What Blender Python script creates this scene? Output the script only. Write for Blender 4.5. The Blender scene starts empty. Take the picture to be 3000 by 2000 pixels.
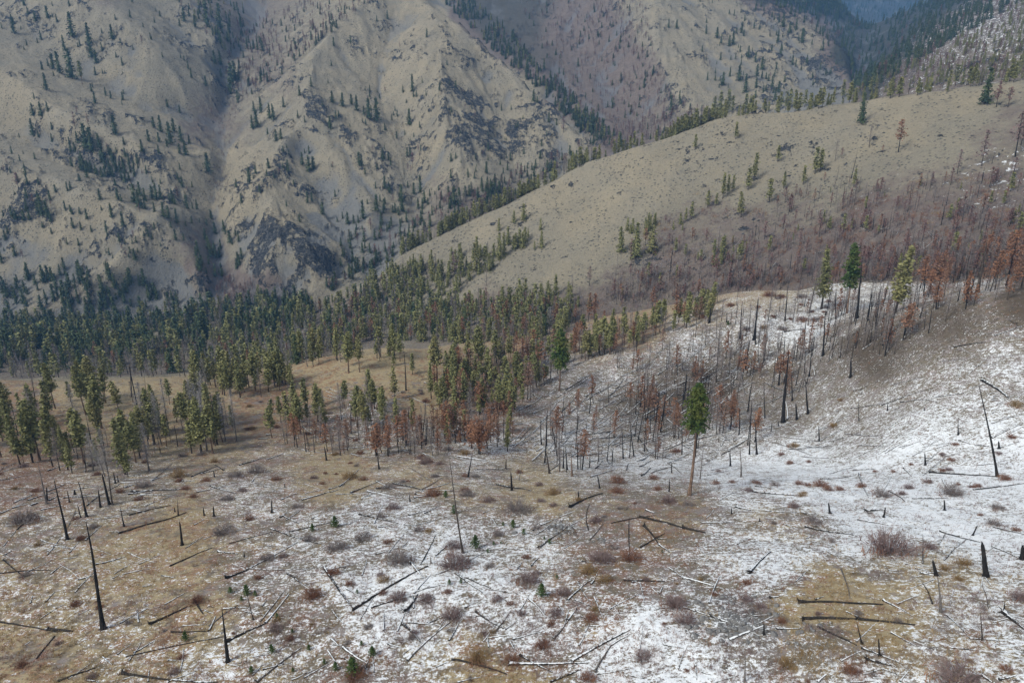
import bpy, math, random, time
import numpy as np
from mathutils import Vector
from mathutils.geometry import delaunay_2d_cdt
T0 = time.time()
scene = bpy.context.scene
C = scene.collection

# ------------------------------------------------------------------ camera, sky, sun, exposure
PITCH = math.radians(18.0)
SP, CP = math.sin(PITCH), math.cos(PITCH)
FPX, CU, CV = 1568.0, 1176.0, 784.0          # focal length and centre in picture units (picture 2352 x 1568)
cam_d = bpy.data.cameras.new('camera'); cam = bpy.data.objects.new('camera', cam_d); C.objects.link(cam)
cam_d.lens = 24.0; cam_d.sensor_width = 36.0
cam_d.clip_start = 0.5; cam_d.clip_end = 20000
cam.location = (0, 0, 0); cam.rotation_euler = (math.radians(90) - PITCH, 0, 0)
scene.camera = cam

SUN_EL, SUN_AZ = math.radians(44), math.radians(236)     # azimuth clockwise from +Y
world = bpy.data.worlds.new('World'); scene.world = world; world.use_nodes = True
wn = world.node_tree
bg = wn.nodes['Background']
sky = wn.nodes.new('ShaderNodeTexSky'); sky.sky_type = 'NISHITA'; sky.sun_disc = False
sky.sun_elevation = SUN_EL; sky.sun_rotation = SUN_AZ; sky.altitude = 1200; sky.dust_density = 4.0; sky.air_density = 1.0; sky.ozone_density = 1.0
hs = wn.nodes.new('ShaderNodeHueSaturation'); hs.inputs['Saturation'].default_value = 0.30
wn.links.new(sky.outputs[0], hs.inputs['Color']); wn.links.new(hs.outputs[0], bg.inputs[0]); bg.inputs[1].default_value = 0.10
sd = bpy.data.lights.new('sun', 'SUN'); sun = bpy.data.objects.new('sun', sd); C.objects.link(sun)
sd.energy = 1.5; sd.angle = math.radians(16); sd.color = (1.0, 0.975, 0.89)
dx, dy, dz = math.sin(SUN_AZ) * math.cos(SUN_EL), math.cos(SUN_AZ) * math.cos(SUN_EL), math.sin(SUN_EL)
sun.rotation_euler = Vector((dx, dy, dz)).to_track_quat('Z', 'Y').to_euler()
scene.view_settings.view_transform = 'Standard'; scene.view_settings.look = 'None'
scene.view_settings.exposure = 1.02; scene.view_settings.gamma = 1.0
scene.cycles.max_bounces = 4; scene.cycles.diffuse_bounces = 2; scene.cycles.volume_bounces = 0; scene.cycles.transparent_max_bounces = 4

# ------------------------------------------------------------------ picture <-> world
def P(u, v, Y):
    a, b = (u - CU) / FPX, (CV - v) / FPX
    t = Y / (CP + b * SP)
    return (a * t, Y, t * (-SP + b * CP))

def proj(x, y, z):
    d = y * CP - z * SP
    d = np.where(d > 1, d, 1)
    return CU + FPX * x / d, CV - FPX * (y * SP + z * CP) / d

# ------------------------------------------------------------------ noise
def _h(ix, iy, seed):
    n = (ix.astype(np.int64) * 374761393 + iy.astype(np.int64) * 668265263 + seed * 974634777) & 0xffffffff
    n = ((n ^ (n >> 13)) * 1274126177) & 0xffffffff
    return ((n ^ (n >> 16)) & 0xffff).astype(np.float32) / 65535.0

def vnoise(x, y, seed=0):
    ix, iy = np.floor(x), np.floor(y)
    fx, fy = (x - ix).astype(np.float32), (y - iy).astype(np.float32)
    fx = fx * fx * (3 - 2 * fx); fy = fy * fy * (3 - 2 * fy)
    a, b = _h(ix, iy, seed), _h(ix + 1, iy, seed)
    c, d = _h(ix, iy + 1, seed), _h(ix + 1, iy + 1, seed)
    return (a + (b - a) * fx) * (1 - fy) + (c + (d - c) * fx) * fy     # 0..1

def fbm(x, y, sc, octs=4, seed=0, g=0.5):
    out = 0; amp = 1; tot = 0
    for o in range(octs):
        k = 2.0 ** o / sc
        c, s = math.cos(o * 1.3 + .4), math.sin(o * 1.3 + .4)
        out = out + amp * vnoise((x * c - y * s) * k + 17.3 * o, (x * s + y * c) * k - 9.1 * o, seed + o); tot += amp; amp *= g
    return out / tot

def ss(x, a, b):
    t = np.clip((x - a) / (b - a), 0, 1)
    return t * t * (3 - 2 * t)

# ------------------------------------------------------------------ terrain skeleton: ridges, draws and slope breaks
LINES = []   # each a polyline of world points
def L(*pts):
    LINES.append([P(*p) for p in pts])
def H(*pts):          # hidden points: (u as a direction, Y, z)
    LINES.append([((u - CU) / FPX * (Y * CP - z * SP), Y, z) for u, Y, z in pts])

# near slope
H((-900, 20, -74), (1176, 20, -69), (3300, 20, -60))
L((-700, 1568, 86), (0, 1568, 82), (1176, 1568, 76), (2352, 1568, 66), (3100, 1568, 60))
L((-700, 1350, 112), (0, 1350, 108), (1176, 1350, 98), (2352, 1350, 88), (3100, 1350, 80))
L((-700, 1150, 155), (0, 1150, 150), (600, 1150, 147), (1150, 1150, 143), (1400, 1138, 142), (1700, 1140, 140), (2000, 1150, 137), (2352, 1150, 128), (3000, 1150, 118))
L((-600, 1050, 205), (0, 1050, 200), (500, 1050, 203), (1000, 1050, 200))
L((-600, 960, 250), (0, 960, 250), (400, 960, 248), (800, 960, 252), (1050, 985, 235))
L((-600, 880, 300), (0, 872, 300), (200, 868, 302), (440, 874, 300))
L((560, 885, 308),)
L((640, 850, 312), (800, 800, 326), (900, 788, 332), (1000, 800, 330), (1100, 850, 318))
# creek between the knoll and the snowy hill
L((1300, 1060, 205), (1180, 1000, 225), (1130, 940, 262), (1150, 890, 296), (1230, 840, 335))
# snowy hill
L((1190, 905, 288), (1278, 858, 303), (1420, 817, 316), (1564, 765, 326), (1700, 725, 334), (1850, 706, 338), (1960, 700, 335))
L((1325, 745, 425), (1450, 712, 418), (1560, 690, 410), (1720, 657, 400), (1850, 664, 388), (2000, 672, 370), (2200, 664, 330), (2352, 648, 305), (2700, 600, 290))
L((1500, 1050, 222), (1700, 1068, 205), (1900, 1000, 212))
L((1320, 960, 262), (1500, 945, 276), (1700, 915, 285), (1800, 870, 286))
# dark ridge and right slope
L((2900, 600, 240), (2500, 640, 238), (2352, 656, 236), (2250, 674, 241), (2100, 698, 262), (1960, 735, 288), (1840, 790, 302))
L((2900, 800, 205), (2352, 780, 210), (2100, 830, 225), (1950, 870, 245))
L((2900, 900, 180), (2352, 900, 185), (2150, 905, 198), (1980, 950, 215))
L((2800, 1080, 142), (2352, 1080, 150), (2000, 1085, 164))
# hidden hollow behind the snowy hill and behind the knolls
H((1320, 470, -140), (1500, 470, -136), (1720, 450, -124), (1900, 440, -110))
H((-600, 380, -150), (200, 380, -150), (600, 390, -146), (900, 400, -142))
# valley forest
L((-700, 860, 470), (0, 860, 470), (400, 850, 475), (700, 825, 455), (1100, 790, 430))
L((-600, 790, 590), (0, 790, 590), (300, 790, 590), (560, 770, 580), (760, 750, 560), (1000, 745, 520), (1200, 725, 490))
# middle ridge crest
L((600, 738, 640), (700, 711, 640), (870, 632, 640), (920, 581, 650), (1120, 482, 670), (1240, 428, 680), (1350, 371, 690), (1530, 310, 700), (1640, 265, 700), (1850, 250, 680), (2000, 222, 660), (2200, 200, 620), (2352, 186, 590), (2900, 130, 540))
# its face
L((880, 700, 590), (1120, 700, 540), (1300, 690, 500), (1500, 662, 498), (1650, 655, 475))
L((1000, 640, 605), (1120, 605, 592), (1300, 640, 535), (1400, 560, 560), (1500, 500, 580), (1650, 480, 572), (1800, 450, 562))
L((1120, 605, 592), (1180, 560, 612), (1250, 490, 640), (1290, 440, 668))
L((1500, 580, 535), (1650, 560, 520), (1800, 640, 450), (1950, 640, 410), (2100, 640, 372))
L((1950, 420, 545), (2100, 400, 520), (2352, 400, 472))
L((1900, 545, 490), (2100, 548, 432), (2352, 550, 375), (2900, 500, 340))
L((2352, 618, 325), (2800, 580, 300))
# hidden canyon floor behind it
H((-500, 660, -212), (0, 665, -213), (300, 665, -212), (560, 690, -209), (700, 725, -200), (880, 760, -188), (1120, 800, -160), (1400, 840, -120), (1650, 830, -75), (1930, 820, -30), (2150, 760, 0), (2352, 720, 15), (2900, 680, 40))
# canyon foot of the far mountains
L((-500, 745, 715), (0, 745, 715), (250, 740, 725), (470, 708, 745), (600, 700, 745), (760, 655, 775), (900, 565, 830))
# left mountain
L((-600, 560, 800), (0, 570, 800), (250, 600, 780), (400, 640, 775))
L((250, 600, 755), (330, 520, 787), (360, 480, 825))
L((-400, 330, 902), (-100, 330, 902), (60, 400, 857), (200, 440, 840), (330, 500, 817), (430, 560, 787))
L((-500, 230, 1030), (-100, 260, 1010), (0, 300, 985), (120, 340, 965), (260, 400, 935), (400, 450, 905), (470, 492, 895))
L((-500, 20, 1192), (-200, 90, 1112), (0, 165, 1037), (130, 262, 965), (300, 318, 942), (400, 368, 945), (470, 425, 948))
L((-300, -100, 1400), (0, 20, 1280), (200, 170, 1130), (330, 240, 1070), (440, 320, 1030), (495, 345, 1010))
L((-100, -150, 1468), (100, -80, 1368), (230, -10, 1262), (330, 80, 1185), (420, 185, 1135), (475, 245, 1130), (495, 280, 1125))
L((150, -150, 1600), (300, -60, 1440), (380, 40, 1330), (460, 130, 1250), (500, 195, 1200))
L((300, -150, 1650), (430, 5, 1400), (500, 85, 1320), (528, 140, 1290))
# creek between left and centre mountains
L((520, 652, 790), (495, 560, 868), (490, 470, 935), (510, 380, 1020), (503, 290, 1120), (522, 190, 1285), (560, 100, 1450), (600, 40, 1600), (620, -80, 1900))
# centre mountain
L((600, -150, 2100), (700, -60, 1800), (740, -20, 1600))
L((640, 75, 1440), (600, 150, 1310))
L((870, -80, 1560), (840, -10, 1410), (770, 60, 1300), (705, 130, 1190), (708, 215, 1090), (690, 285, 1030), (620, 372, 950), (560, 442, 892), (530, 482, 868))
L((640, 190, 1200), (580, 290, 1100))
L((870, -80, 1560), (985, 2, 1400), (1100, 92, 1270), (1240, 215, 1140), (1300, 275, 1080), (1360, 333, 1020))
L((985, 2, 1400), (1000, 120, 1195), (1010, 200, 1110), (1030, 300, 1015), (1060, 380, 950), (1080, 440, 905))
L((900, 20, 1410), (865, 150, 1250), (900, 250, 1150), (940, 350, 1055), (950, 430, 975), (955, 500, 905))
L((708, 215, 1090), (760, 330, 995), (800, 400, 945), (860, 470, 898), (895, 522, 868))
L((690, 340, 1020), (720, 420, 950), (760, 500, 885), (810, 570, 835), (850, 615, 800))
L((620, 372, 950), (610, 440, 880), (640, 528, 795), (720, 588, 772), (790, 632, 768))
L((640, 528, 795), (610, 620, 755), (600, 700, 745))
L((1130, 200, 1180), (1160, 330, 1060), (1190, 400, 985))
L((1080, 440, 905), (1200, 420, 960), (1280, 390, 985))
# behind the centre mountain
H((1390, 1090, -75), (1310, 1170, -40), (1200, 1290, 20), (1100, 1430, 95), (1020, 1600, 185), (980, 1850, 300))
L((1410, 338, 1080), (1345, 268, 1210), (1225, 165, 1380), (1130, 70, 1600), (1080, -40, 1900))
# second mountain
L((1500, -120, 1750), (1496, 0, 1500), (1508, 100, 1350), (1540, 180, 1240), (1590, 252, 1130))
L((1200, -60, 1950), (1300, 60, 1600), (1380, 180, 1370), (1460, 280, 1190))
L((1400, -100, 1850), (1420, 60, 1500), (1440, 170, 1340), (1510, 270, 1180))
L((1600, -120, 1900), (1730, -25, 1640), (1850, 58, 1500), (1932, 118, 1400), (1946, 190, 1280), (1885, 232, 1170))
L((1600, 0, 1560), (1640, 110, 1370), (1700, 220, 1180))
L((1690, 0, 1590), (1760, 120, 1370), (1800, 200, 1250), (1790, 240, 1150))
L((1500, 325, 1050), (1700, 262, 1060), (1880, 246, 1090))
# right far side
H((1960, 1300, 20), (1980, 1500, 70), (1985, 1800, 150))
L((1965, 190, 1230), (1955, 120, 1700), (1990, 60, 2200))
L((2000, 195, 900), (2150, 110, 1050), (2352, 20, 1180), (2800, -100, 1300))
L((2352, 165, 700), (2352, 85, 880), (2800, 0, 900))
L((2050, 120, 1300), (2150, 30, 1650), (2300, -60, 1900))
L((1700, -90, 5000), (1880, 10, 4300), (1960, 55, 3900), (2090, 35, 4100), (2200, -60, 4600))
H((1960, 3000, 180), (2100, 3000, 200))
L((1780, 0, 2000), (1900, 60, 2100))
H((-900, 2300, 640), (0, 2300, 700), (500, 2500, 780), (900, 2300, 760), (1500, 2300, 760), (1750, 5200, 1100), (2300, 5000, 1050), (3200, 2300, 700))
H((-1600, 6400, 1300), (1176, 6400, 1300), (1700, 6400, 1500), (2300, 6400, 1500), (3900, 6400, 1300))
H((-1000, 900, 20), (-900, 1300, 250), (-900, 500, -140), (-1000, 200, -100))
H((3300, 400, 0), (3300, 900, 180), (3300, 180, -50))

# ------------------------------------------------------------------ polar height grid
NT, NR = 1280, 1350
TH = np.linspace(math.radians(-54), math.radians(54), NT).astype(np.float64)
R0_, R1_ = 28.0, 6500.0
RR = np.exp(np.linspace(math.log(R0_), math.log(R1_), NR))
LR0, LDR = math.log(R0_), (math.log(R1_) - math.log(R0_)) / (NR - 1)
TT, RG = np.meshgrid(TH, RR, indexing='ij')
GX, GY = RG * np.sin(TT), RG * np.cos(TT)

def build_tin():
    vs, es = [], []
    for ln in LINES:
        for k, p in enumerate(ln):
            vs.append(p)
            if k: es.append((len(vs) - 2, len(vs) - 1))
    zs = [p[2] for p in vs]
    out = delaunay_2d_cdt([Vector((p[0], p[1])) for p in vs], es, [], 0, 0.01)
    ov, oe, of, oiv, oie, oif = out
    zz = []
    nbad = 0
    for i, src in enumerate(oiv):
        if src: zz.append(float(np.mean([zs[s] for s in src])))
        else: zz.append(None); nbad += 1
    # crossing points: average of the nearest originals
    for i, z in enumerate(zz):
        if z is None:
            d = sorted(((p[0] - ov[i][0]) ** 2 + (p[1] - ov[i][1]) ** 2, p[2]) for p in vs)[:3]
            zz[i] = sum(q[1] / (q[0] + 1) for q in d) / sum(1 / (q[0] + 1) for q in d)
            print('crossing lines at', ov[i], d[:2])
    Z = np.full((NT, NR), np.nan)
    for f in of:
        (ax, ay), (bx, by), (cx, cy) = [(ov[i][0], ov[i][1]) for i in f]
        za, zb, zc = [zz[i] for i in f]
        th = [math.atan2(q[0], q[1]) for q in ((ax, ay), (bx, by), (cx, cy))]
        i0 = max(0, int(np.searchsorted(TH, min(th))) - 1); i1 = min(NT, int(np.searchsorted(TH, max(th))) + 1)
        if i1 <= i0: continue
        rmax = max(math.hypot(ax, ay), math.hypot(bx, by), math.hypot(cx, cy))
        j1 = min(NR, int(np.searchsorted(RR, rmax)) + 1)
        X, Y = GX[i0:i1, :j1], GY[i0:i1, :j1]
        det = (by - cy) * (ax - cx) + (cx - bx) * (ay - cy)
        if abs(det) < 1e-6: continue
        w1 = ((by - cy) * (X - cx) + (cx - bx) * (Y - cy)) / det
        w2 = ((cy - ay) * (X - cx) + (ax - cx) * (Y - cy)) / det
        w3 = 1 - w1 - w2
        m = (w1 >= -1e-6) & (w2 >= -1e-6) & (w3 >= -1e-6)
        Z[i0:i1, :j1][m] = (w1 * za + w2 * zb + w3 * zc)[m]
    print('nan', int(np.isnan(Z).sum()))
    # fill uncovered rim
    for j in range(NR):
        col = Z[:, j]
        ok = ~np.isnan(col)
        if ok.any() and not ok.all(): Z[:, j] = np.interp(np.arange(NT), np.nonzero(ok)[0], col[ok])
    for i in range(NT):
        col = Z[i]; ok = ~np.isnan(col)
        if not ok.all(): Z[i] = np.interp(np.arange(NR), np.nonzero(ok)[0], col[ok])
    return Z

def box1(A, n, ax):
    n = int(n)
    if n < 1: return A
    A = np.moveaxis(A, ax, -1)
    Q = np.pad(A, [(0, 0)] * (A.ndim - 1) + [(n + 1, n)], mode='edge').cumsum(-1)
    B = (Q[..., 2 * n + 1:] - Q[..., :-(2 * n + 1)]) / (2 * n + 1)
    return np.moveaxis(B, -1, ax)

def blur(A, nt, nr, k=3):
    for _ in range(k): A = box1(box1(A, nt, 0), nr, 1)
    return A

ZB = build_tin()
def mixblur(Z, s):
    near = blur(Z, 22 * s, 10 * s); mid = blur(Z, 14 * s, 6 * s); far = blur(Z, 3 * s, 1.5 * s)
    w1 = ss(np.log(RG), math.log(110), math.log(260)); w2 = ss(np.log(RG), math.log(320), math.log(700))
    return near * (1 - w1) + w1 * (mid * (1 - w2) + far * w2)
ZS = mixblur(ZB, 1.0)

def grad(Z):
    zr = np.gradient(Z, axis=1) / (RG * LDR)
    zt = np.gradient(Z, axis=0) / (RG * (TH[1] - TH[0]))
    s, c = np.sin(TT), np.cos(TT)
    return zr * s + zt * c, zr * c - zt * s
gx, gy = grad(mixblur(ZB, 3.0))
gm = np.hypot(gx, gy) + 1e-4
GXN, GYN = (gx / gm).astype(np.float32), (gy / gm).astype(np.float32)

def tidx(x, y):
    th = np.arctan2(x, y); r = np.maximum(np.hypot(x, y), 1)
    i = np.clip((th - TH[0]) / (TH[1] - TH[0]), 0, NT - 1.001); j = np.clip((np.log(r) - LR0) / LDR, 0, NR - 1.001)
    return i, j

def lic(sc, step, n, seed):
    """noise smeared along the fall line: reads as gullies, chutes and scree trails"""
    acc = np.zeros_like(GX)
    for sg in (1, -1):
        x, y = GX.copy(), GY.copy()
        for k in range(n):
            acc += fbm(x, y, sc, 2, seed)
            i, j = tidx(x, y)
            ii, jj = (i + .5).astype(int), (j + .5).astype(int)
            x += sg * step * GXN[ii, jj]; y += sg * step * GYN[ii, jj]
    acc /= 2 * n
    return (acc - acc.mean()) / acc.std()
far = ss(RG, 600, 850)
mid = ss(RG, 300, 420) * (1 - far)
G1 = lic(34, 11, 7, 5)
G2 = lic(13, 6, 6, 9)
slope = np.clip(gm / 0.6, 0, 1.3)
U, V = proj(GX, GY, ZS)

# ------------------------------------------------------------------ what covers the ground, fixed to the terrain
def table(rows, n, sig, m):
    """blend cover values given at places on the ground"""
    acc = np.zeros((n,) + GX.shape, np.float32); wt = np.full(GX.shape, 1e-9, np.float32)
    uu, vv = U[m].astype(np.float32), V[m].astype(np.float32)
    A = [np.zeros(uu.shape, np.float32) for _ in range(n)]; W = np.full(uu.shape, 1e-9, np.float32)
    for r in rows:
        w = np.exp(-np.minimum(((uu - r[0]) ** 2 + 1.7 * (vv - r[1]) ** 2) / (2 * sig * sig), 18))
        W += w
        for k in range(n): A[k] += w * r[2 + k]
    return [a / W for a in A]

Yb1 = np.interp(U, [0, 1200, 1325, 1720, 2000, 2200, 2352, 2800], [430, 440, 455, 428, 388, 342, 312, 290])
Yb2 = np.interp(U, [0, 560, 870, 1120, 1350, 1530, 1850, 2200, 2352, 2900], [590, 600, 640, 670, 690, 700, 680, 620, 590, 540])
LAY1 = GY < Yb1; LAY3 = GY > Yb2 + 6; LAY2 = ~LAY1 & ~LAY3
wob = 34 * (fbm(GX, GY, 22, 3, 201) - .5) * ss(RG, 60, 250) + 26 * (fbm(GX, GY, 7, 2, 203) - .5)
U0, V0 = U, V
U = U + wob * 1.6; V = V + wob * .8
# rows: u, v, snow, gold grass, rust plants, burnt earth
T1 = [(-260,1500,.05,.7,.4,.1),(-260,1200,.12,.6,.4,.1),(-260,1000,.05,.6,.4,.1),(-200,870,0,.7,.2,.1),(2620,1450,.6,.4,.2,.1),(2620,1150,.8,.2,.2,.1),(2620,900,.6,.1,.2,.2),(2620,700,.3,.2,.3,.7),
 (100,1540,.14,.75,.4,.1),(100,1350,.34,.6,.4,.1),(300,1300,.24,.75,.4,.1),(430,1230,.04,.75,.4,.35),(90,1190,.38,.55,.4,0),(60,1110,.25,.4,.7,.1),
 (300,1100,.3,.5,.3,.2),(600,1130,.5,.4,.4,.1),(560,1220,.4,.5,.4,.1),(620,1310,.5,.4,.4,.1),(700,1450,.48,.4,.4,.1),(400,1400,.2,.7,.4,.1),(280,1470,.36,.6,.4,0),
 (560,1540,.5,.5,.3,0),(900,1190,.66,.3,.3,0),(760,1240,.55,.3,.3,.1),(900,1400,.85,.2,.3,0),(1060,1330,.85,.2,.3,0),(1200,1250,.55,.3,.3,.1),(1200,1450,.7,.2,.3,0),(1000,1480,.55,.4,.3,0),(1130,1540,.22,.8,.4,.1),
 (1330,1400,.5,.4,.5,.1),(1250,1095,.06,.95,.2,.1),(1150,1090,.3,.6,.3,.1),(1450,1150,.12,.35,.25,.5),(1560,1165,.12,.5,.3,.3),(1500,1215,.2,.5,.6,.1),(1370,1240,.35,.3,.4,.3),(1440,1280,.42,.3,.5,.2),
 (1650,1370,.5,.2,.2,.4),(1770,1300,1,.1,.1,0),(1660,1270,.6,.3,.3,0),(1840,1370,.12,.9,.3,.2),(2000,1430,.16,.9,.25,.2),(1900,1480,.35,.5,.2,.5),(1700,1440,.5,.1,.2,.5),(1500,1500,1,.1,.3,0),(1620,1540,.8,.1,.2,0),
 (1950,1530,.7,.3,.2,.1),(2200,1480,.55,.5,.1,0),(2330,1420,.7,.5,.1,0),(2100,1310,.5,.7,.1,0),(2000,1210,.86,.2,.1,0),(2200,1180,.97,.1,.1,0),(2300,1080,.97,.1,.1,0),(1850,1120,.9,.2,.2,0),(2050,1100,.92,.1,.3,0),
 (1800,1200,.45,.7,.3,0),(2240,1010,.8,.1,.1,.1),(2200,900,.66,.1,.15,.2),(2320,800,.72,.1,.1,.3),(2130,830,.55,.1,.1,.5),(2000,785,.36,.1,.1,.9),(2200,735,.2,.1,.2,1),(2340,700,.15,.1,.3,1),(1900,860,.55,.1,.1,.6),(2100,780,.42,.1,.1,.7),(2250,765,.52,.1,.1,.5),
 (1950,960,.62,.1,.1,.3),(1780,900,.5,.1,.1,.6),(1650,1010,.55,.2,.1,.4),(1500,990,.45,.2,.2,.6),(1350,1000,.5,.3,.2,.3),(1300,900,.6,.2,.2,.5),(1450,850,.66,.1,.2,.4),(1600,800,.72,.2,.2,.4),(1600,880,.42,.1,.2,.9),(1500,930,.4,.1,.2,.9),
 (1720,800,.5,.1,.1,.7),(1750,755,.85,.2,.2,.1),(1850,725,.88,.3,.1,.1),(1700,690,.68,.6,.4,0),(1450,750,.05,.8,.5,.1),(1600,692,.3,.8,.5,0),(1400,800,.3,.5,.4,.2),(1800,662,.15,.95,.3,0),(1650,672,.15,.95,.4,0),(1730,668,.2,.9,.4,0),(1950,680,.6,.6,.3,0),(2100,680,.6,.3,.3,.2),(2250,660,.65,.3,.3,.1),
 (1180,930,.3,.4,.5,.3),(1100,1040,.6,.3,.4,.1),(950,1030,.38,.4,.4,.2),(850,970,.42,.3,.4,.1),(700,1000,.25,.5,.5,.1),(520,1010,.1,.6,.3,.2),(300,1000,.12,.7,.4,.1),(60,1000,.1,.6,.5,.1),(250,900,0,.75,.15,.1),(480,880,0,.8,.3,.1),
 (700,880,0,.8,.4,.1),(900,830,0,.85,.2,.1),(1050,840,0,.8,.4,.2),(1000,900,.02,.7,.4,.2),(600,940,.05,.6,.6,.1),(750,1075,.1,.85,.3,.1),(960,1070,.2,.75,.3,.1),(640,1070,.3,.5,.4,.2),(1300,1060,.75,.2,.2,.1),(1500,1080,.85,.1,.2,.1),(1680,1090,.85,.1,.3,.1)]
# middle ridge: snow, gold, burnt, rust
T2 = [(1000,640,0,.1,.2,0),(1200,560,0,.3,0,0),(1350,450,0,.75,0,0),(1500,400,0,.6,0,0),(1300,600,0,.4,.05,0),(1430,560,0,.45,.1,0),(1450,640,0,.1,.7,0),(1550,600,0,0,.8,.1),(1700,600,0,.2,.6,.1),(1850,480,0,.2,.5,.3),(2200,520,0,.2,.6,.3),(1620,540,0,.1,.6,.1),(1750,560,0,0,.8,.2),
 (1650,330,0,.6,0,0),(1850,300,0,.5,0,0),(2050,280,0,.6,0,0),(2200,240,0,.5,.1,0),(1750,430,0,.35,.25,0),(1900,400,0,.3,.2,.1),(2000,350,0,.45,0,0),(2150,330,0,.4,0,0),(1800,500,.02,.1,.7,.35),(2000,480,.03,.1,.8,.5),(2150,500,.0,.1,.9,.5),(2300,480,0,.1,1,.5),
 (2100,420,.03,.2,.6,.3),(2250,425,.12,.3,.7,.2),(2325,395,.5,.2,.5,0),(2300,360,0,.2,.5,0),(2340,440,.1,.1,.8,.2),(2300,330,0,.2,.6,.3),(2200,385,0,.2,.5,.3),(1900,600,0,0,.9,.4),(2100,600,.05,.1,.9,.3),(2330,600,.2,.2,.6,.3),(2300,560,.12,.2,.6,.3),(2200,570,0,.1,1,.3),(700,800,0,.2,.6,0),(200,800,0,.1,.6,.1),(1100,720,0,.1,.5,.1),(1300,720,0,.1,.8,.4),(1700,640,0,0,1,.2)]
# far mountains: snow, gold, burnt, scree
T3 = [(100,150,0,.4,0,0),(60,200,0,.9,0,0),(400,150,0,.3,0,.1),(330,230,0,.6,0,0),(480,130,0,.3,.2,.2),(200,300,0,.6,0,0),(100,420,0,.5,0,0),(150,480,0,.6,0,0),(400,480,0,.4,.2,0),(300,600,0,.5,0,.2),(60,640,0,.2,.1,.6),(300,690,0,.2,.3,.7),(150,720,0,.1,.4,.6),(430,690,0,.2,.3,.4),
 (520,300,0,.2,.7,0),(520,180,0,.2,.5,.1),(560,90,0,.1,.6,.1),(620,40,0,0,.6,.1),(640,160,0,.3,.5,0),(600,280,0,.4,.2,.2),(540,350,0,.9,.3,0),(512,415,0,1.3,0,0),(503,450,0,1.3,0,0),(520,375,0,1.2,.1,0),(700,60,0,.5,.3,0),(560,560,0,.2,.1,.6),(530,660,0,0,1,.2),(480,560,0,.2,.7,.1),
 (900,60,0,.7,0,0),(870,200,0,.8,0,.1),(960,200,0,.6,0,.1),(900,330,0,.7,0,.1),(760,150,0,.6,0,0),(1050,150,0,.8,0,0),(1180,200,0,.6,0,.1),(1300,320,0,.5,0,.3),(1100,400,0,.5,.1,.2),(1000,470,0,.3,.5,.2),(1100,460,0,.2,.7,.2),(740,400,0,.4,0,.2),(800,520,0,.2,.1,1),(870,560,0,.2,.2,.8),(650,450,0,.7,0,0),(760,640,0,.1,.3,.3),(900,460,0,.4,.1,.2),
 (1240,130,0,0,1.6,.3),(1350,230,0,0,1.2,.6),(1180,60,0,0,1.6,.2),(1300,100,0,.1,1,.1),(1400,100,0,.1,1,.1),(1450,200,0,.3,.8,.2),(1400,300,0,0,1,.3),(1500,280,0,.3,.6,.2),(1580,60,0,.6,.1,.1),(1620,200,0,.7,0,.1),(1700,120,0,.7,.1,.3),(1800,150,0,.7,.1,.4),(1880,200,0,.4,.1,.9),(1500,60,0,.5,.3,.2),(1840,60,0,.6,.3,.2),
 (1980,150,0,0,2,0),(1850,-20,0,0,2.4,0),(1950,20,0,0,2.4,0),(2060,40,0,0,2.4,0),(2000,90,0,0,2.4,0),(2150,-20,0,0,2.2,0),(2050,120,0,0,1.9,0),(2200,140,.2,.2,.8,0),(2180,105,.3,.2,.5,0),(2110,160,.15,.2,.7,0),(2290,110,.42,.1,.5,0),(2340,100,.38,.1,.5,0),(2240,180,.1,.3,.6,0),(2150,30,0,0,1.7,0),(2300,40,.3,.1,.8,0),(2330,160,.05,.3,.6,0),(2230,90,.45,.1,.6,0)]
K1 = np.zeros(GX.shape + (4,), np.float32); K2 = np.zeros(GX.shape + (4,), np.float32)
a = table(T1, 4, 52, LAY1)
a[0] = .15 + .73 * a[0]; a[0] = np.minimum(a[0], .62 + .38 * a[0] * .7); hi_ = 1 - ss(V[LAY1], 900, 1060)
a[0] = a[0] * (1 - hi_ * (1 - ss(a[0], .18, .42))) - .30 * a[3] * hi_ * (a[0] > .2)
for k in range(4): K1[..., k][LAY1] = a[k]
a = table(T2, 4, 45, LAY2)
K1[..., 0][LAY2] = a[0]; K1[..., 1][LAY2] = a[1]; K1[..., 3][LAY2] = a[2]; K1[..., 2][LAY2] = a[3]
a = table(T3, 4, 40, LAY3)
K1[..., 0][LAY3] = a[0]; K1[..., 1][LAY3] = a[1]; K1[..., 3][LAY3] = a[2]; K2[..., 1][LAY3] = a[3]
K1 = np.stack([blur(K1[..., k], 2, 2, 1) for k in range(4)], -1)
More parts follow.
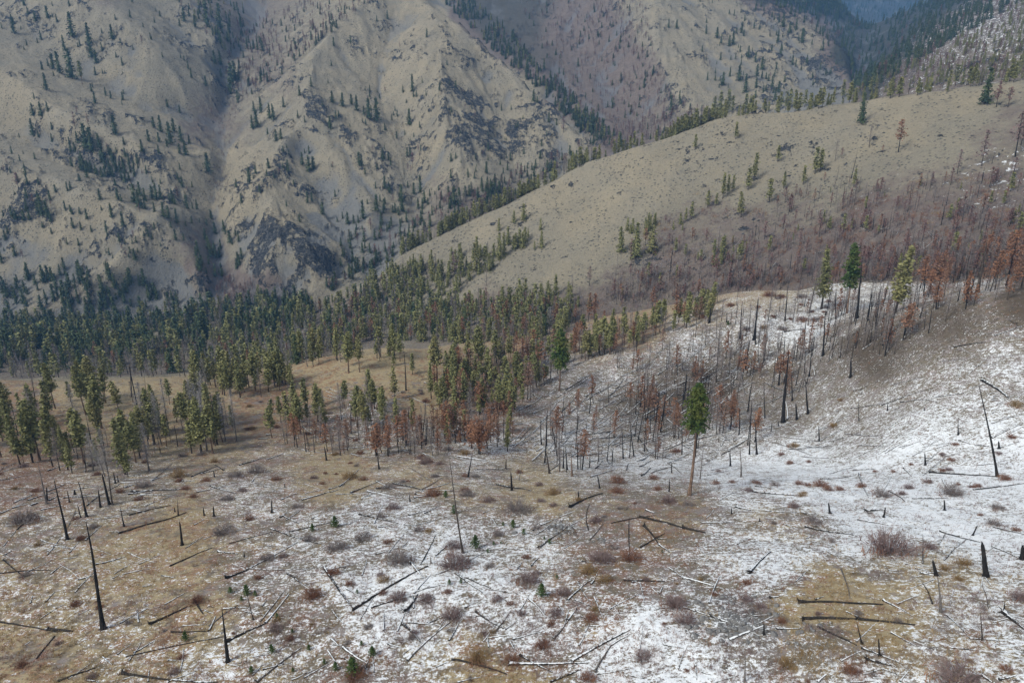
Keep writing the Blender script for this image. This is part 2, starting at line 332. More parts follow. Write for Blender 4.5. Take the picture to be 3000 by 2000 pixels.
RB3 = [(30,470,50,45,.7),(15,390,40,40,.5),(60,520,60,30,.45),(60,40,80,25,.4),(150,80,60,30,.35),(270,270,50,16,.45),(180,350,60,20,.4),(300,365,60,20,.5),(240,430,80,25,.35),(350,540,36,26,.6),(290,560,22,26,.6),(230,575,20,26,.5),
 (440,640,40,13,.95),(415,682,28,24,.85),(500,490,40,16,.4),(640,535,70,30,1),(700,580,60,34,1),(610,600,34,46,.9),(750,600,34,28,.9),(660,640,40,30,.8),(710,160,30,20,.35),(715,250,26,30,.6),(750,262,30,18,.5),(800,320,50,24,.65),(640,380,40,30,.6),(600,395,30,20,.7),(560,440,40,14,.4),(690,440,60,14,.5),(780,350,40,14,.5),
 (1075,222,22,9,1),(1105,245,34,10,.7),(1100,290,110,22,.62),(1060,320,60,18,.8),(1190,300,60,30,.5),(1150,350,70,18,.5),(1000,255,26,36,.45),(960,320,26,34,.6),(1250,320,36,50,.6),(1180,235,40,36,.45),(1120,140,40,40,.35),(895,115,14,22,.6),(820,175,22,26,.35),(870,60,16,26,.4),(950,80,20,34,.25),(1040,200,30,20,.4),(1280,370,40,30,.6),(980,400,30,40,.3),
 (1880,150,60,46,.7),(1820,85,50,60,.6),(1770,40,60,50,.6),(1700,255,40,24,.4),(1620,130,24,60,.35),(1690,120,24,50,.35),(1565,215,34,36,.5),(1330,320,40,20,.45),(1760,220,50,30,.5),(390,110,26,14,.3),(470,190,36,14,.3),(500,230,30,20,.3),(230,230,50,20,.25),(370,450,80,16,.35),(120,300,60,14,.25),(1290,700,1,1,0),(440,100,50,14,.3)]
RB2 = [(1780,335,50,20,.45),(1760,400,56,34,.5),(1600,378,26,14,.45),(1710,510,40,26,.5),(1900,372,50,22,.35),(1190,520,34,7,.6),(1560,335,20,16,.35),(1460,410,40,10,.3),(1650,440,30,50,.3),(1840,340,60,20,.35),(1350,372,30,8,.3),(1890,520,60,26,.3),(1580,610,70,40,.35),(1500,600,60,40,.55),(1850,560,60,30,.3)]
RB1 = [(1700,1430,80,44,.55),(1290,1212,46,22,.55),(1400,1250,30,14,.4),(1660,1370,40,24,.5),(1830,1480,60,30,.4),(640,1300,1,1,0)]
Rk = np.zeros(GX.shape, np.float32)
for RB, LY in ((RB1, LAY1), (RB2, LAY2), (RB3, LAY3)):
    uu, vv = U[LY], V[LY]; q = np.zeros(uu.shape, np.float32)
    for (a, b, c, d, s) in RB:
        w = s * np.exp(-np.minimum(((uu - a) / (c * 1.15)) ** 2 + ((vv - b) / (d * 1.15)) ** 2, 12)); q = np.maximum(q, w)
    Rk[LY] = q
U, V = U0, V0
far3 = ss(RG, 560, 700)
base_r = Rk * 1.1 + far3 * slope * .20
nr = fbm(GX, GY, 26, 5, 301, .62) * .6 + .4 * (1 - np.abs(2 * fbm(GX, GY, 15, 3, 311) - 1)) 
nr = (nr - nr.mean()) / nr.std()
leftm = ss(RG, 760, 860) * (U < 530)
nr = np.where(LAY2, ((fbm(GX, GY, 7, 4, 341, .6) - .5) * 8), nr)
rock = ss(nr + 3.4 * base_r - 2.15 + .35 * G1 * LAY3, -.1, .45) * np.where(LAY1, 0.0, 1.0)
crag = np.abs(2 * fbm(GX, GY, 9, 3, 333) - 1)
ZN = ZS.copy()
ZN += far * slope * (1 - .45 * blur(leftm, 12, 12, 2)) * (2.1 * (G1 - 0.3 * np.abs(G1)) + .7 * G2) + mid * slope * (.7 * G1 + 0.2 * G2)
ZN += rock * far3 * (~LAY2) * (5.0 * (.45 - crag) + 3.0)
fb1 = fbm(GX, GY, 60, 4, 31) - .5
fb2 = fbm(GX, GY, 9, 4, 57) - .5
fb3 = fbm(GX, GY, 1.6, 3, 77) - .5
fb4 = np.abs(2 * fbm(GX, GY, 24, 4, 91, .6) - 1) - .35
ZN += far * (7 * fb1 + 2.2 * fb2 - 3.2 * fb4 * slope) + (1 - far) * (3.0 * fb1 * ss(RG, 60, 200) + 0.9 * fb2 + 0.25 * fb3 * (1 - ss(RG, 150, 260)))
K2[..., 0] = np.where(LAY1, Rk, np.clip(.5 + .30 * (nr + 3.4 * base_r - 2.0 + .35 * G1 * LAY3) - .06, 0, 1) * np.where(LAY2, .85, 1))
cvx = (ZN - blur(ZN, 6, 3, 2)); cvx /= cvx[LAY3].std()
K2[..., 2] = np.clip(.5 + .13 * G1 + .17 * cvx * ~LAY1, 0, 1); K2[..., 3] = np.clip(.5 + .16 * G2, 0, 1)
U, V = proj(GX, GY, ZN)

def height(x, y, Z=None):
    Z = ZN if Z is None else Z
    i, j = tidx(np.asarray(x, float), np.asarray(y, float))
    a, b = i.astype(int), j.astype(int); fi, fj = i - a, j - b
    return (Z[a, b] * (1 - fi) + Z[a + 1, b] * fi) * (1 - fj) + (Z[a, b + 1] * (1 - fi) + Z[a + 1, b + 1] * fi) * fj

def cast(u, v, rmin=0):
    """first ground point seen along each picture direction (arrays)"""
    u, v = np.atleast_1d(np.asarray(u, float)), np.atleast_1d(np.asarray(v, float))
    a, b = (u - CU) / FPX, (CV - v) / FPX
    yy = CP + b * SP; zz = -SP + b * CP
    hr = np.hypot(a, yy); th = np.arctan2(a, yy); k = zz / hr
    i = np.clip((th - TH[0]) / (TH[1] - TH[0]), 0, NT - 1.001); ia = i.astype(int); f = (i - ia)[:, None]
    prof = ZN[ia] * (1 - f) + ZN[ia + 1] * f
    below = (k[:, None] * RR[None, :]) < prof
    if rmin: below &= RR[None, :] > rmin
    j = below.argmax(1); ok = below.any(1) & (j > 0)
    j = np.maximum(j, 1); q = np.arange(len(u))
    d0 = k * RR[j - 1] - prof[q, j - 1]; d1 = k * RR[j] - prof[q, j]
    t = np.clip(d0 / (d0 - d1 + 1e-9), 0, 1)
    r = RR[j - 1] * (1 - t) + RR[j] * t
    x, y = r * np.sin(th), r * np.cos(th)
    return x, y, height(x, y), ok

# ------------------------------------------------------------------ node helpers
class NT_:
    def __init__(s, name):
        m = bpy.data.materials.new(name); m.use_nodes = True; s.m = m; s.t = m.node_tree; s.b = s.t.nodes['Principled BSDF']
        s.b.inputs['Roughness'].default_value = .9; s.b.inputs['Specular IOR Level'].default_value = .2
    def n(s, ty, **kw):
        x = s.t.nodes.new('ShaderNode' + ty)
        for k, v in kw.items(): setattr(x, k, v)
        return x
    def put(s, sock, v):
        if hasattr(v, 'is_output') or isinstance(v, bpy.types.NodeSocket): s.t.links.new(v, sock)
        elif isinstance(v, (tuple, list)) and len(v) == 3 and sock.type == 'RGBA': sock.default_value = (*v, 1)
        else: sock.default_value = v
    def math(s, op, a, b=0.0, c=None, clamp=False):
        x = s.n('Math', operation=op, use_clamp=clamp); s.put(x.inputs[0], a); s.put(x.inputs[1], b)
        if c is not None: s.put(x.inputs[2], c)
        return x.outputs[0]
    def mix(s, f, a, b, mode='MIX'):
        x = s.n('Mix', data_type='RGBA', blend_type=mode); s.put(x.inputs[0], f); s.put(x.inputs[6], a); s.put(x.inputs[7], b); return x.outputs[2]
    def ramp(s, f, lo, hi):
        x = s.n('MapRange', interpolation_type='SMOOTHSTEP'); s.put(x.inputs[0], f); s.put(x.inputs[1], lo); s.put(x.inputs[2], hi); return x.outputs[0]
    def noise(s, co, sc, det=4, rough=.55, dist=0.0):
        x = s.n('TexNoise'); s.put(x.inputs['Vector'], co); x.inputs['Scale'].default_value = sc; x.inputs['Detail'].default_value = det
        x.inputs['Roughness'].default_value = rough; x.inputs['Distortion'].default_value = dist; return x.outputs[0]
    def coord(s, scale=(1, 1, 1), rot=(0, 0, 0), what='Object'):
        c = s.n('TexCoord'); mp = s.n('Mapping'); mp.inputs['Scale'].default_value = scale; mp.inputs['Rotation'].default_value = rot
        s.t.links.new(c.outputs[what], mp.inputs[0]); return mp.outputs[0]
    def attr(s, name):
        x = s.n('Attribute', attribute_name=name); return x
    def bump(s, h, st, d=1.0):
        x = s.n('Bump'); s.put(x.inputs['Height'], h); x.inputs['Strength'].default_value = st; x.inputs['Distance'].default_value = d
        s.t.links.new(x.outputs[0], s.b.inputs['Normal'])

# ------------------------------------------------------------------ the ground sheet
def grid_mesh(name):
    me = bpy.data.meshes.new(name)
    nv = NT * NR
    co = np.empty((nv, 3), np.float32); co[:, 0] = GX.ravel(); co[:, 1] = GY.ravel(); co[:, 2] = ZN.ravel()
    idx = np.arange(nv).reshape(NT, NR)
    q = np.stack([idx[:-1, :-1], idx[:-1, 1:], idx[1:, 1:], idx[1:, :-1]], -1).reshape(-1, 4)[:, ::-1]
    me.vertices.add(nv); me.vertices.foreach_set('co', co.ravel())
    me.loops.add(q.size); me.loops.foreach_set('vertex_index', q.ravel().astype(np.int32))
    me.polygons.add(len(q)); me.polygons.foreach_set('loop_start', np.arange(0, q.size, 4, dtype=np.int32))
    me.polygons.foreach_set('loop_total', np.full(len(q), 4, np.int32))
    me.polygons.foreach_set('use_smooth', np.ones(len(q), bool))
    for nm, K in (('cover', K1), ('rocks', K2)):
        at = me.attributes.new(nm, 'FLOAT_COLOR', 'POINT'); at.data.foreach_set('color', np.ascontiguousarray(K.reshape(-1, 4), np.float32).ravel())
    near_ = at = me.attributes.new('near', 'FLOAT', 'POINT'); at.data.foreach_set('value', (1 - ss(RG, 400, 520)).astype(np.float32).ravel())
    me.update()
    return me

def ground_material():
    s = NT_('ground_cover')
    c1, c2 = s.attr('cover'), s.attr('rocks')
    x1, x2 = s.n('SeparateColor'), s.n('SeparateColor')
    s.t.links.new(c1.outputs['Color'], x1.inputs[0]); s.t.links.new(c2.outputs['Color'], x2.inputs[0])
    snow, gold, rust, burn = x1.outputs[0], x1.outputs[1], x1.outputs[2], c1.outputs['Alpha']
    rock, scree, lic1, lic2 = x2.outputs[0], x2.outputs[1], x2.outputs[2], c2.outputs['Alpha']
    near = s.attr('near').outputs['Fac']
    co = s.coord()
    nA = s.noise(co, 3.2, 3, .65)            # tufts, 0.3 m
    nB = s.noise(co, .55, 4, .6)             # clumps, 2 m
    nC = s.noise(co, .11, 4, .55)            # patches, 9 m
    nD = s.noise(s.coord((.6, 1.2, 1), (0, 0, .5)), 1.1, 5, .7)
    nE = s.noise(co, .021, 5, .6)
    # --- near ground
    soil = s.mix(nA, (.085, .070, .048), (.25, .21, .155))
    soil = s.mix(s.ramp(s.noise(co, .3, 4, .65), .46, .60), soil, s.mix(nA, (.13, .105, .095), (.30, .265, .24)))
    g = s.mix(nA, (.17, .13, .07), (.52, .42, .24))
    gm_ = s.ramp(s.math('ADD', s.math('ADD', s.math('MULTIPLY', nB, .9), s.math('MULTIPLY', nC, .9)), s.math('MULTIPLY', gold, .62)), 1.14, 1.38)
    near_c = s.mix(s.math('MULTIPLY', gm_, .8), soil, g)
    r_ = s.mix(nA, (.10, .045, .028), (.30, .14, .075))
    rm_ = s.ramp(s.math('ADD', s.math('ADD', s.math('MULTIPLY', nD, 1.2), s.math('MULTIPLY', s.noise(co, .22, 4, .65), 1.0)), s.math('MULTIPLY', rust, .45)), 1.24, 1.40)
    near_c = s.mix(s.math('MULTIPLY', rm_, .62), near_c, r_)
    bm = s.ramp(s.math('ADD', burn, s.math('MULTIPLY', nB, .8)), .75, 1.25)
    near_c = s.mix(s.math('MULTIPLY', bm, .9), near_c, s.mix(nA, (.030, .024, .018), (.11, .085, .06)))
    char = s.ramp(s.noise(s.coord((.5, 1.6, 1), (0, 0, .35)), .9, 5, .72), .57, .66)
    near_c = s.mix(s.math('MULTIPLY', char, .75), near_c, (.035, .03, .027))
    # --- far hills
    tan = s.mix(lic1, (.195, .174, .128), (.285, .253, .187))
    tan = s.mix(s.math('MULTIPLY', s.ramp(s.math('ADD', s.math('MULTIPLY', nE, 1.2), s.math('MULTIPLY', gold, .5)), .72, 1.1), .55), tan, s.mix(lic2, (.28, .235, .155), (.37, .31, .205)))
    tan = s.mix(s.math('MULTIPLY', s.ramp(s.noise(co, .42, 5, .8), .53, .66), .50), tan, (.11, .10, .08))
    tan = s.mix(s.math('MULTIPLY', s.ramp(s.noise(s.coord((1, 1, .4)), .13, 5, .75), .55, .66), .40), tan, (.10, .10, .09))
    tan = s.mix(s.math('MULTIPLY', s.ramp(s.noise(co, .9, 3, .75), .56, .68), .45), tan, (.44, .40, .29))
    vd = s.n('TexVoronoi'); s.put(vd.inputs['Vector'], co); vd.inputs['Scale'].default_value = .30; vd.inputs['Randomness'].default_value = 1.0
    dots = s.math('MULTIPLY', s.ramp(vd.outputs['Distance'], .34, .20), s.ramp(s.math('ADD', s.noise(co, .035, 4, .7), s.math('MULTIPLY', s.noise(co, .3, 2, .5), .35)), .57, .72))
    tan = s.mix(s.math('MULTIPLY', dots, .8), tan, (.05, .052, .045))
    bh = s.mix(s.noise(co, .12, 5, .7), (.07, .052, .047), (.215, .165, .145))
    tan = s.mix(s.math('MULTIPLY', s.ramp(s.math('ADD', burn, s.math('MULTIPLY', s.math('SUBTRACT', nC, .5), .9)), .25, .85), .8), tan, bh)
    tan = s.mix(s.math('MULTIPLY', s.ramp(burn, 1.1, 1.8), .9), tan, s.mix(s.noise(co, .08, 4, .7), (.016, .024, .02), (.07, .075, .06)))
    tan = s.mix(s.math('MULTIPLY', s.ramp(s.math('ADD', rust, s.math('MULTIPLY', s.math('SUBTRACT', s.noise(co, .25, 4, .7), .5), 1.6)), .45, .8), .35), tan, (.16, .075, .05))
    sc_m = s.ramp(s.math('ADD', s.math('MULTIPLY', scree, .8), s.math('MULTIPLY', s.math('SUBTRACT', .5, lic1), 1.3)), .38, .8)
    tan = s.mix(s.math('MULTIPLY', sc_m, .62), tan, s.mix(nB, (.11, .12, .13), (.20, .21, .215)))
    rk = s.mix(s.ramp(s.noise(co, .30, 5, .8), .40, .68), (.016, .020, .026), (.14, .14, .135))
    rp = s.math('ADD', s.math('MULTIPLY', rock, .62), s.math('ADD', s.math('MULTIPLY', s.math('SUBTRACT', s.noise(co, .10, 6, .78), .5), 2.3), s.math('MULTIPLY', s.math('SUBTRACT', s.noise(co, .45, 3, .7), .5), 1.0)))
    rkm = s.ramp(rp, .42, .48)
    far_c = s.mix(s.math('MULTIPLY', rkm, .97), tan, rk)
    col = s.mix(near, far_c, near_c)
    # near rocky rubble
    vor = s.n('TexVoronoi'); s.put(vor.inputs['Vector'], co); vor.inputs['Scale'].default_value = 1.1
    rub = s.math('MULTIPLY', near, s.ramp(s.math('ADD', rock, s.math('MULTIPLY', nB, .5)), .5, .75))
    col = s.mix(s.math('MULTIPLY', rub, .8), col, s.mix(vor.outputs['Distance'], (.16, .16, .16), (.05, .05, .05)))
    # --- snow, lying between the tufts
    nF = s.noise(co, 2.1, 5, .85)
    thr = s.math('ADD', s.math('ADD', s.math('MULTIPLY', nF, .95), s.math('MULTIPLY', nD, .50)), s.math('ADD', s.math('MULTIPLY', nB, .27), s.math('MULTIPLY', nC, .2)))
    farn = s.math('MULTIPLY_ADD', s.noise(co, .16, 5, .75), 1.3, s.math('MULTIPLY', nB, .62))
    thr = s.mix(near, farn, thr)
    lim = s.math('SUBTRACT', 1.155, s.math('MULTIPLY', snow, .315))
    sm = s.ramp(s.math('SUBTRACT', thr, lim), -.02, .035)
    sm = s.math('MULTIPLY', sm, s.ramp(snow, .0, .08))
    sm = s.math('MULTIPLY', sm, .94)
    col = s.mix(sm, col, (.77, .795, .805))
    s.put(s.b.inputs['Base Color'], col)
    s.put(s.b.inputs['Roughness'], s.math('SUBTRACT', .95, s.math('MULTIPLY', sm, .25)))
    hh = s.math('ADD', s.math('MULTIPLY', nA, .16), s.math('MULTIPLY', nB, .35))
    hh = s.math('ADD', hh, s.math('MULTIPLY', s.noise(co, .25, 5, .75), s.math('ADD', s.math('MULTIPLY', rkm, 5.0), s.math('MULTIPLY', s.math('SUBTRACT', 1.0, near), 3.0))))
    s.bump(hh, .9, 1.0)
    return s.m
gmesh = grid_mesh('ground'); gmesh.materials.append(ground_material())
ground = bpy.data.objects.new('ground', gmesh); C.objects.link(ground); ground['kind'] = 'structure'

# ------------------------------------------------------------------ the air
def haze():
    me = bpy.data.meshes.new('haze')
    x, y0, y1, z0, z1 = 7200, -400, 7200, float(ZN.min()) - 1, float(ZN.max()) + 5
    vs = [(sx * x, y, z) for z in (z0, z1) for y in (y0, y1) for sx in (-1, 1)]
    me.from_pydata(vs, [], [(0, 2, 3, 1), (4, 5, 7, 6), (0, 1, 5, 4), (2, 6, 7, 3), (0, 4, 6, 2), (1, 3, 7, 5)])
    m = bpy.data.materials.new('haze_air'); m.use_nodes = True; t = m.node_tree; t.nodes.clear()
    out = t.nodes.new('ShaderNodeOutputMaterial'); pv = t.nodes.new('ShaderNodeVolumePrincipled')
    pv.inputs['Color'].default_value = (.20, .50, 1.0, 1); pv.inputs['Density'].default_value = HAZE; pv.inputs['Anisotropy'].default_value = 0.0
    t.links.new(pv.outputs[0], out.inputs['Volume']); me.materials.append(m)
    o = bpy.data.objects.new('haze', me); C.objects.link(o); o['kind'] = 'stuff'; o['label'] = 'thin blue haze filling the canyon air'
HAZE = 0.00011
if HAZE: haze()

# ------------------------------------------------------------------ plant and wood materials
def rnd_tint(s, amt=.5):
    oi = s.n('ObjectInfo'); return oi.outputs['Random']
def foliage_mat(name, dark, mid_, light, tips=None, sc=.9):
    s = NT_(name); co = s.coord()
    r = rnd_tint(s)
    n = s.noise(co, sc, 3, .7); n2 = s.noise(co, .22, 2, .5)
    c = s.mix(s.ramp(n, .35, .65), dark, mid_)
    c = s.mix(s.math('MULTIPLY', s.ramp(n2, .45, .65), .6), c, light)
    if tips: c = s.mix(s.math('MULTIPLY', s.ramp(r, .45, 1.0), .65), c, tips)
    c = s.mix(s.math('MULTIPLY', s.math('FRACT', s.math('MULTIPLY', r, 7.31)), .35), c, dark)
    s.put(s.b.inputs['Base Color'], c); s.b.inputs['Roughness'].default_value = .8
    return s.m
def wood_mat(name, a, b_, snow=0.0, sc=3.0):
    s = NT_(name); co = s.coord((1, 1, .25)); n = s.noise(co, sc, 4, .7)
    c = s.mix(s.ramp(n, .35, .68), a, b_)
    if snow:
        ge = s.n('NewGeometry'); sx = s.n('SeparateXYZ'); s.t.links.new(ge.outputs['Normal'], sx.inputs[0])
        up = s.math('ADD', sx.outputs[2], s.math('MULTIPLY', s.math('SUBTRACT', s.noise(s.coord(), 1.6, 3, .7), .5), 2.2))
        oi = s.n('ObjectInfo'); up = s.math('ADD', up, s.math('MULTIPLY', s.math('SUBTRACT', oi.outputs['Random'], .75), .7))
        c = s.mix(s.math('MULTIPLY', s.ramp(up, .55, .75), .95), c, (.79, .815, .825))
    s.put(s.b.inputs['Base Color'], c)
    s.bump(n, .6, .05)
    return s.m
M = {
 'needles': foliage_mat('green_needles', (0.125, 0.136, 0.063), (0.300, 0.278, 0.106), (0.201, 0.210, 0.082), (0.266, 0.237, 0.104)),
 'needles_dark': foliage_mat('dark_fir_needles', (0.045, 0.067, 0.036), (0.091, 0.122, 0.054), (0.141, 0.156, 0.061)),
 'needles_far': foliage_mat('far_fir_needles', (0.027, 0.054, 0.045), (0.054, 0.090, 0.063), (0.084, 0.114, 0.068), sc=.3),
 'needles_bright': foliage_mat('bright_pine_needles', (0.036, 0.069, 0.019), (0.096, 0.139, 0.036), (0.193, 0.194, 0.054), sc=.7),
 'rust': foliage_mat('rust_needles', (0.126, 0.064, 0.039), (0.275, 0.135, 0.073), (0.367, 0.192, 0.113), (0.229, 0.167, 0.133)),
 'rust_dim': foliage_mat('faded_rust_needles', (0.114, 0.065, 0.060), (0.228, 0.114, 0.091), (0.325, 0.195, 0.156), (0.212, 0.178, 0.164)),
 'grey_twig': foliage_mat('grey_twigs', (0.203, 0.187, 0.180), (0.374, 0.352, 0.336), (0.468, 0.452, 0.444)),
 'brown_twig': foliage_mat('brown_grey_twigs', (0.159, 0.137, 0.127), (0.298, 0.265, 0.253), (0.372, 0.323, 0.299)),
 'bark_red': wood_mat('ponderosa_bark', (0.081, 0.051, 0.036), (0.247, 0.171, 0.122)),
 'bark_dark': wood_mat('dark_bark', (.028, .024, .020), (.095, .075, .06)),
 'char': wood_mat('charred_wood', (.008, .008, .008), (.030, .027, .025)),
 'grey_wood': wood_mat('weathered_grey_wood', (.07, .063, .057), (.21, .19, .175)),
 'char_log': wood_mat('dry_charred_log', (.012, .011, .010), (.05, .043, .037)),
 'log_char': wood_mat('charred_log_wood', (.011, .0105, .010), (.045, .040, .036), snow=1),
 'log_grey': wood_mat('weathered_log_wood', (.055, .048, .042), (.19, .165, .145), snow=1),
 'stem_purple': foliage_mat('bare_purple_stems', (0.152, 0.106, 0.102), (0.289, 0.222, 0.209), (0.381, 0.303, 0.270)),
 'stem_rust': foliage_mat('rusty_stems', (0.150, 0.069, 0.044), (0.275, 0.144, 0.088), (0.350, 0.213, 0.125)),
 'stem_gold': foliage_mat('golden_grass_stems', (.20, .13, .055), (.34, .235, .11), (.46, .35, .19)),
}
def stone_mat():
    s = NT_('boulder_stone'); co = s.coord(); n = s.noise(co, 1.4, 5, .7)
    c = s.mix(n, (.07, .07, .07), (.25, .245, .235))
    ge = s.n('NewGeometry'); sx = s.n('SeparateXYZ'); s.t.links.new(ge.outputs['Normal'], sx.inputs[0])
    up = s.math('ADD', sx.outputs[2], s.math('MULTIPLY', s.math('SUBTRACT', s.noise(co, 2.5, 4, .7), .5), 2.6))
    c = s.mix(s.ramp(up, 1.18, 1.28), c, (.79, .815, .825))
    s.put(s.b.inputs['Base Color'], c); s.bump(n, .8, .2); return s.m
M['stone'] = stone_mat()

# ------------------------------------------------------------------ mesh collecting
class MB:
    def __init__(s): s.v = []; s.f = []; s.n = 0
    def add(s, v, f):
        v = np.asarray(v, np.float32).reshape(-1, 3); f = np.asarray(f, np.int64)
        s.v.append(v); s.f.append(f + s.n); s.n += len(v)
    def tube(s, pts, rad, k=6, cap=True):
        pts = np.asarray(pts, float); m = len(pts); t = np.gradient(pts, axis=0); t /= np.linalg.norm(t, axis=1)[:, None] + 1e-9
        ref = np.array([1.0, 0, 0]) if abs(t[0][0]) < .8 else np.array([0, 1.0, 0])
        a = np.cross(t, ref); a /= np.linalg.norm(a, axis=1)[:, None]; b = np.cross(t, a)
        an = np.linspace(0, 2 * np.pi, k, endpoint=False)
        ring = (np.cos(an)[None, :, None] * a[:, None, :] + np.sin(an)[None, :, None] * b[:, None, :]) * np.asarray(rad)[:, None, None] + pts[:, None, :]
        i = np.arange(m - 1)[:, None] * k; j = np.arange(k)[None, :]; j2 = (j + 1) % k
        q = np.stack([i + j, i + j2, i + k + j2, i + k + j], -1).reshape(-1, 4)
        s.add(ring, q)
        if cap: s.f.append(np.array([[s.n - k + x, s.n - k + (x + 1) % k, s.n - k + (x + 2) % k, s.n - k + (x + 2) % k] for x in range(0, k - 2, 1)][:0]).reshape(-1, 4).astype(np.int64))
        if cap:
            s.add(np.vstack([pts[-1:] , ring[-1]]), np.array([[0, 1 + x, 1 + (x + 1) % k, 1 + (x + 1) % k] for x in range(k)]))
            s.add(np.vstack([pts[:1] , ring[0]]), np.array([[0, 1 + (x + 1) % k, 1 + x, 1 + x] for x in range(k)]))
    def leaves(s, c, size, rng, flat=.5, k=1, asp=1.0):
        """small bent leaf-clump quads at the centres c"""
        c = np.repeat(np.asarray(c, float), k, 0); n = len(c)
        size = np.repeat(np.broadcast_to(size, (n // k,)), k) * rng.uniform(.6, 1.35, n)
        c = c + rng.normal(0, .28, (n, 3)) * size[:, None]
        d = rng.normal(0, 1, (n, 3)); d[:, 2] *= flat; d /= np.linalg.norm(d, axis=1)[:, None] + 1e-9
        e = np.cross(d, rng.normal(0, 1, (n, 3))); e /= np.linalg.norm(e, axis=1)[:, None] + 1e-9
        d = d * (size * asp)[:, None]; e = e * (size * .62)[:, None]
        v = np.stack([c - d * .5, c + e * .5 - d * .05, c + d * .6, c - e * .5 + d * .1], 1).reshape(-1, 3)
        s.add(v, np.arange(n * 4).reshape(-1, 4))
    def spikes(s, a, b, w, rng):
        """thin tapering twigs from a to b (arrays), two crossed blades each"""
        a = np.asarray(a, float); b = np.asarray(b, float); n = len(a); d = b - a
        for _ in range(2):
            e = np.cross(d, rng.normal(0, 1, (n, 3))); e /= np.linalg.norm(e, axis=1)[:, None] + 1e-9
            ww = np.broadcast_to(w, (n,))[:, None]
            v = np.stack([a - e * ww, a + e * ww, b], 1).reshape(-1, 3); f = np.arange(n * 3).reshape(-1, 3)
            s.add(v, np.hstack([f, f[:, 2:]]))
    def arrays(s):
        return np.vstack(s.v), np.vstack([x for x in s.f if len(x)])
    def mesh(s, name, mat, smooth=False):
        v, f = s.arrays(); return to_mesh(name, v, f, mat, smooth)
def to_mesh(name, v, f, mats, smooth=False, mi=None):
    me = bpy.data.meshes.new(name)
    tri = f[:, 2] == f[:, 3]; cnt = np.where(tri, 3, 4); st = np.concatenate([[0], np.cumsum(cnt)[:-1]])
    keep = np.ones(f.shape, bool); keep[:, 3] = ~tri
    me.vertices.add(len(v)); me.vertices.foreach_set('co', np.ascontiguousarray(v, np.float32).ravel())
    li = f[keep].astype(np.int32); me.loops.add(len(li)); me.loops.foreach_set('vertex_index', li)
    me.polygons.add(len(f)); me.polygons.foreach_set('loop_start', st.astype(np.int32)); me.polygons.foreach_set('loop_total', cnt.astype(np.int32))
    if smooth: me.polygons.foreach_set('use_smooth', np.ones(len(f), bool))
    for m in (mats if isinstance(mats, list) else [mats]): me.materials.append(m)
    if mi is not None: me.polygons.foreach_set('material_index', mi.astype(np.int32))
    me.update(); return me

# ------------------------------------------------------------------ trees, each built one unit (1 m) per metre at its own height
def trunk_mb(H, r, rng, k=6, top=1.0, broken=False, bend=.02, seg=7):
    mb = MB(); t = np.linspace(0, top, seg); ph = rng.uniform(0, 6.28)
    off = bend * H * (np.sin(t * 2.2 + ph) - math.sin(ph))
    pts = np.stack([off * math.cos(ph), off * math.sin(ph) * .6, t * H - .5 * (t == 0)], 1)
    rad = r * (1 - .88 * t / max(top, 1)) * np.where(t == 0, 1.35, 1); 
    if not broken: rad[-1] = .02
    else: rad = r * (1 - .5 * t); rad[0] *= 1.3; rad[-1] *= .25; pts[-1, 0] += r * .5
    mb.tube(pts, rad, k); return mb, pts, off, ph

def crown_mb(H, style, rng, nbr, clump, lsz, dead=False):
    """branches carry clumps of small faces; returns crown mesh and the dead twigs below"""
    mb = MB(); cs = []; A = []; B = []
    base = {'fir': .10, 'pine': .42, 'mid': .26, 'tuft': .74}[style] + rng.uniform(-.05, .08)
    gap = rng.uniform(0, 6.28)
    for i in range(nbr):
        t = base + (1 - base) * ((i + rng.uniform(0, .9)) / nbr); u = (t - base) / (1 - base)
        if style == 'fir': Lb = .18 * H * (1 - u) ** .9 * rng.uniform(.72, 1.12) + .012 * H
        elif style == 'mid': Lb = .128 * H * (1 - u ** 1.5) * min(1, .55 + 2.2 * u) * rng.uniform(.5, 1.15) + .012 * H
        elif style == 'tuft': Lb = .11 * H * math.sqrt(max(.04, 1 - (2 * u - 1) ** 2)) * rng.uniform(.6, 1.1)
        else: Lb = .135 * H * (1 - u ** 2.2) ** .8 * min(1, .6 + 1.7 * u) * rng.uniform(.45, 1.15) + .012 * H
        az = i * 2.399 + rng.uniform(-.5, .5)
        if math.cos(az - gap) > .75 and rng.random() < .45: Lb *= .55
        dr = {'fir': -.30 + .5 * u, 'pine': -.12 + .6 * u, 'mid': -.25 + .6 * u, 'tuft': .2}[style]
        d = np.array([math.cos(az), math.sin(az), dr + rng.uniform(-.12, .12)])
        o = np.array([0, 0, t * H]); A.append(o); B.append(o + d * Lb)
        n = max(2, int(clump * Lb / (.13 * H) + .5)); q = np.linspace(.22, 1.0, n)[:, None]
        p = o + d * Lb * q; p[:, 2] -= .10 * Lb * q[:, 0] ** 2 * 1.5
        p += rng.normal(0, .05 * Lb + .06, p.shape); cs.append(p)
    if style == 'fir':      # the dense inside of a fir: a ragged narrow cone
        tt = np.linspace(base, .985, 9); rr = .085 * H * (1 - (tt - base) / (1 - base)) ** .9 + .08; rr[1::2] *= .72; rr[0] *= .5
        mb.tube(np.stack([0 * tt, 0 * tt, tt * H], 1) + rng.normal(0, .12, (9, 3)) * [1, 1, 0], rr, 6)
    cs.append(np.stack([rng.normal(0, .1, 5), rng.normal(0, .1, 5), H * np.linspace(.95, 1.01, 5)], 1))
    cs = np.vstack(cs)
    if lsz: mb.leaves(cs, lsz * H / 20, rng, flat=.45, k=3)
    return mb, np.array(A), np.array(B), cs

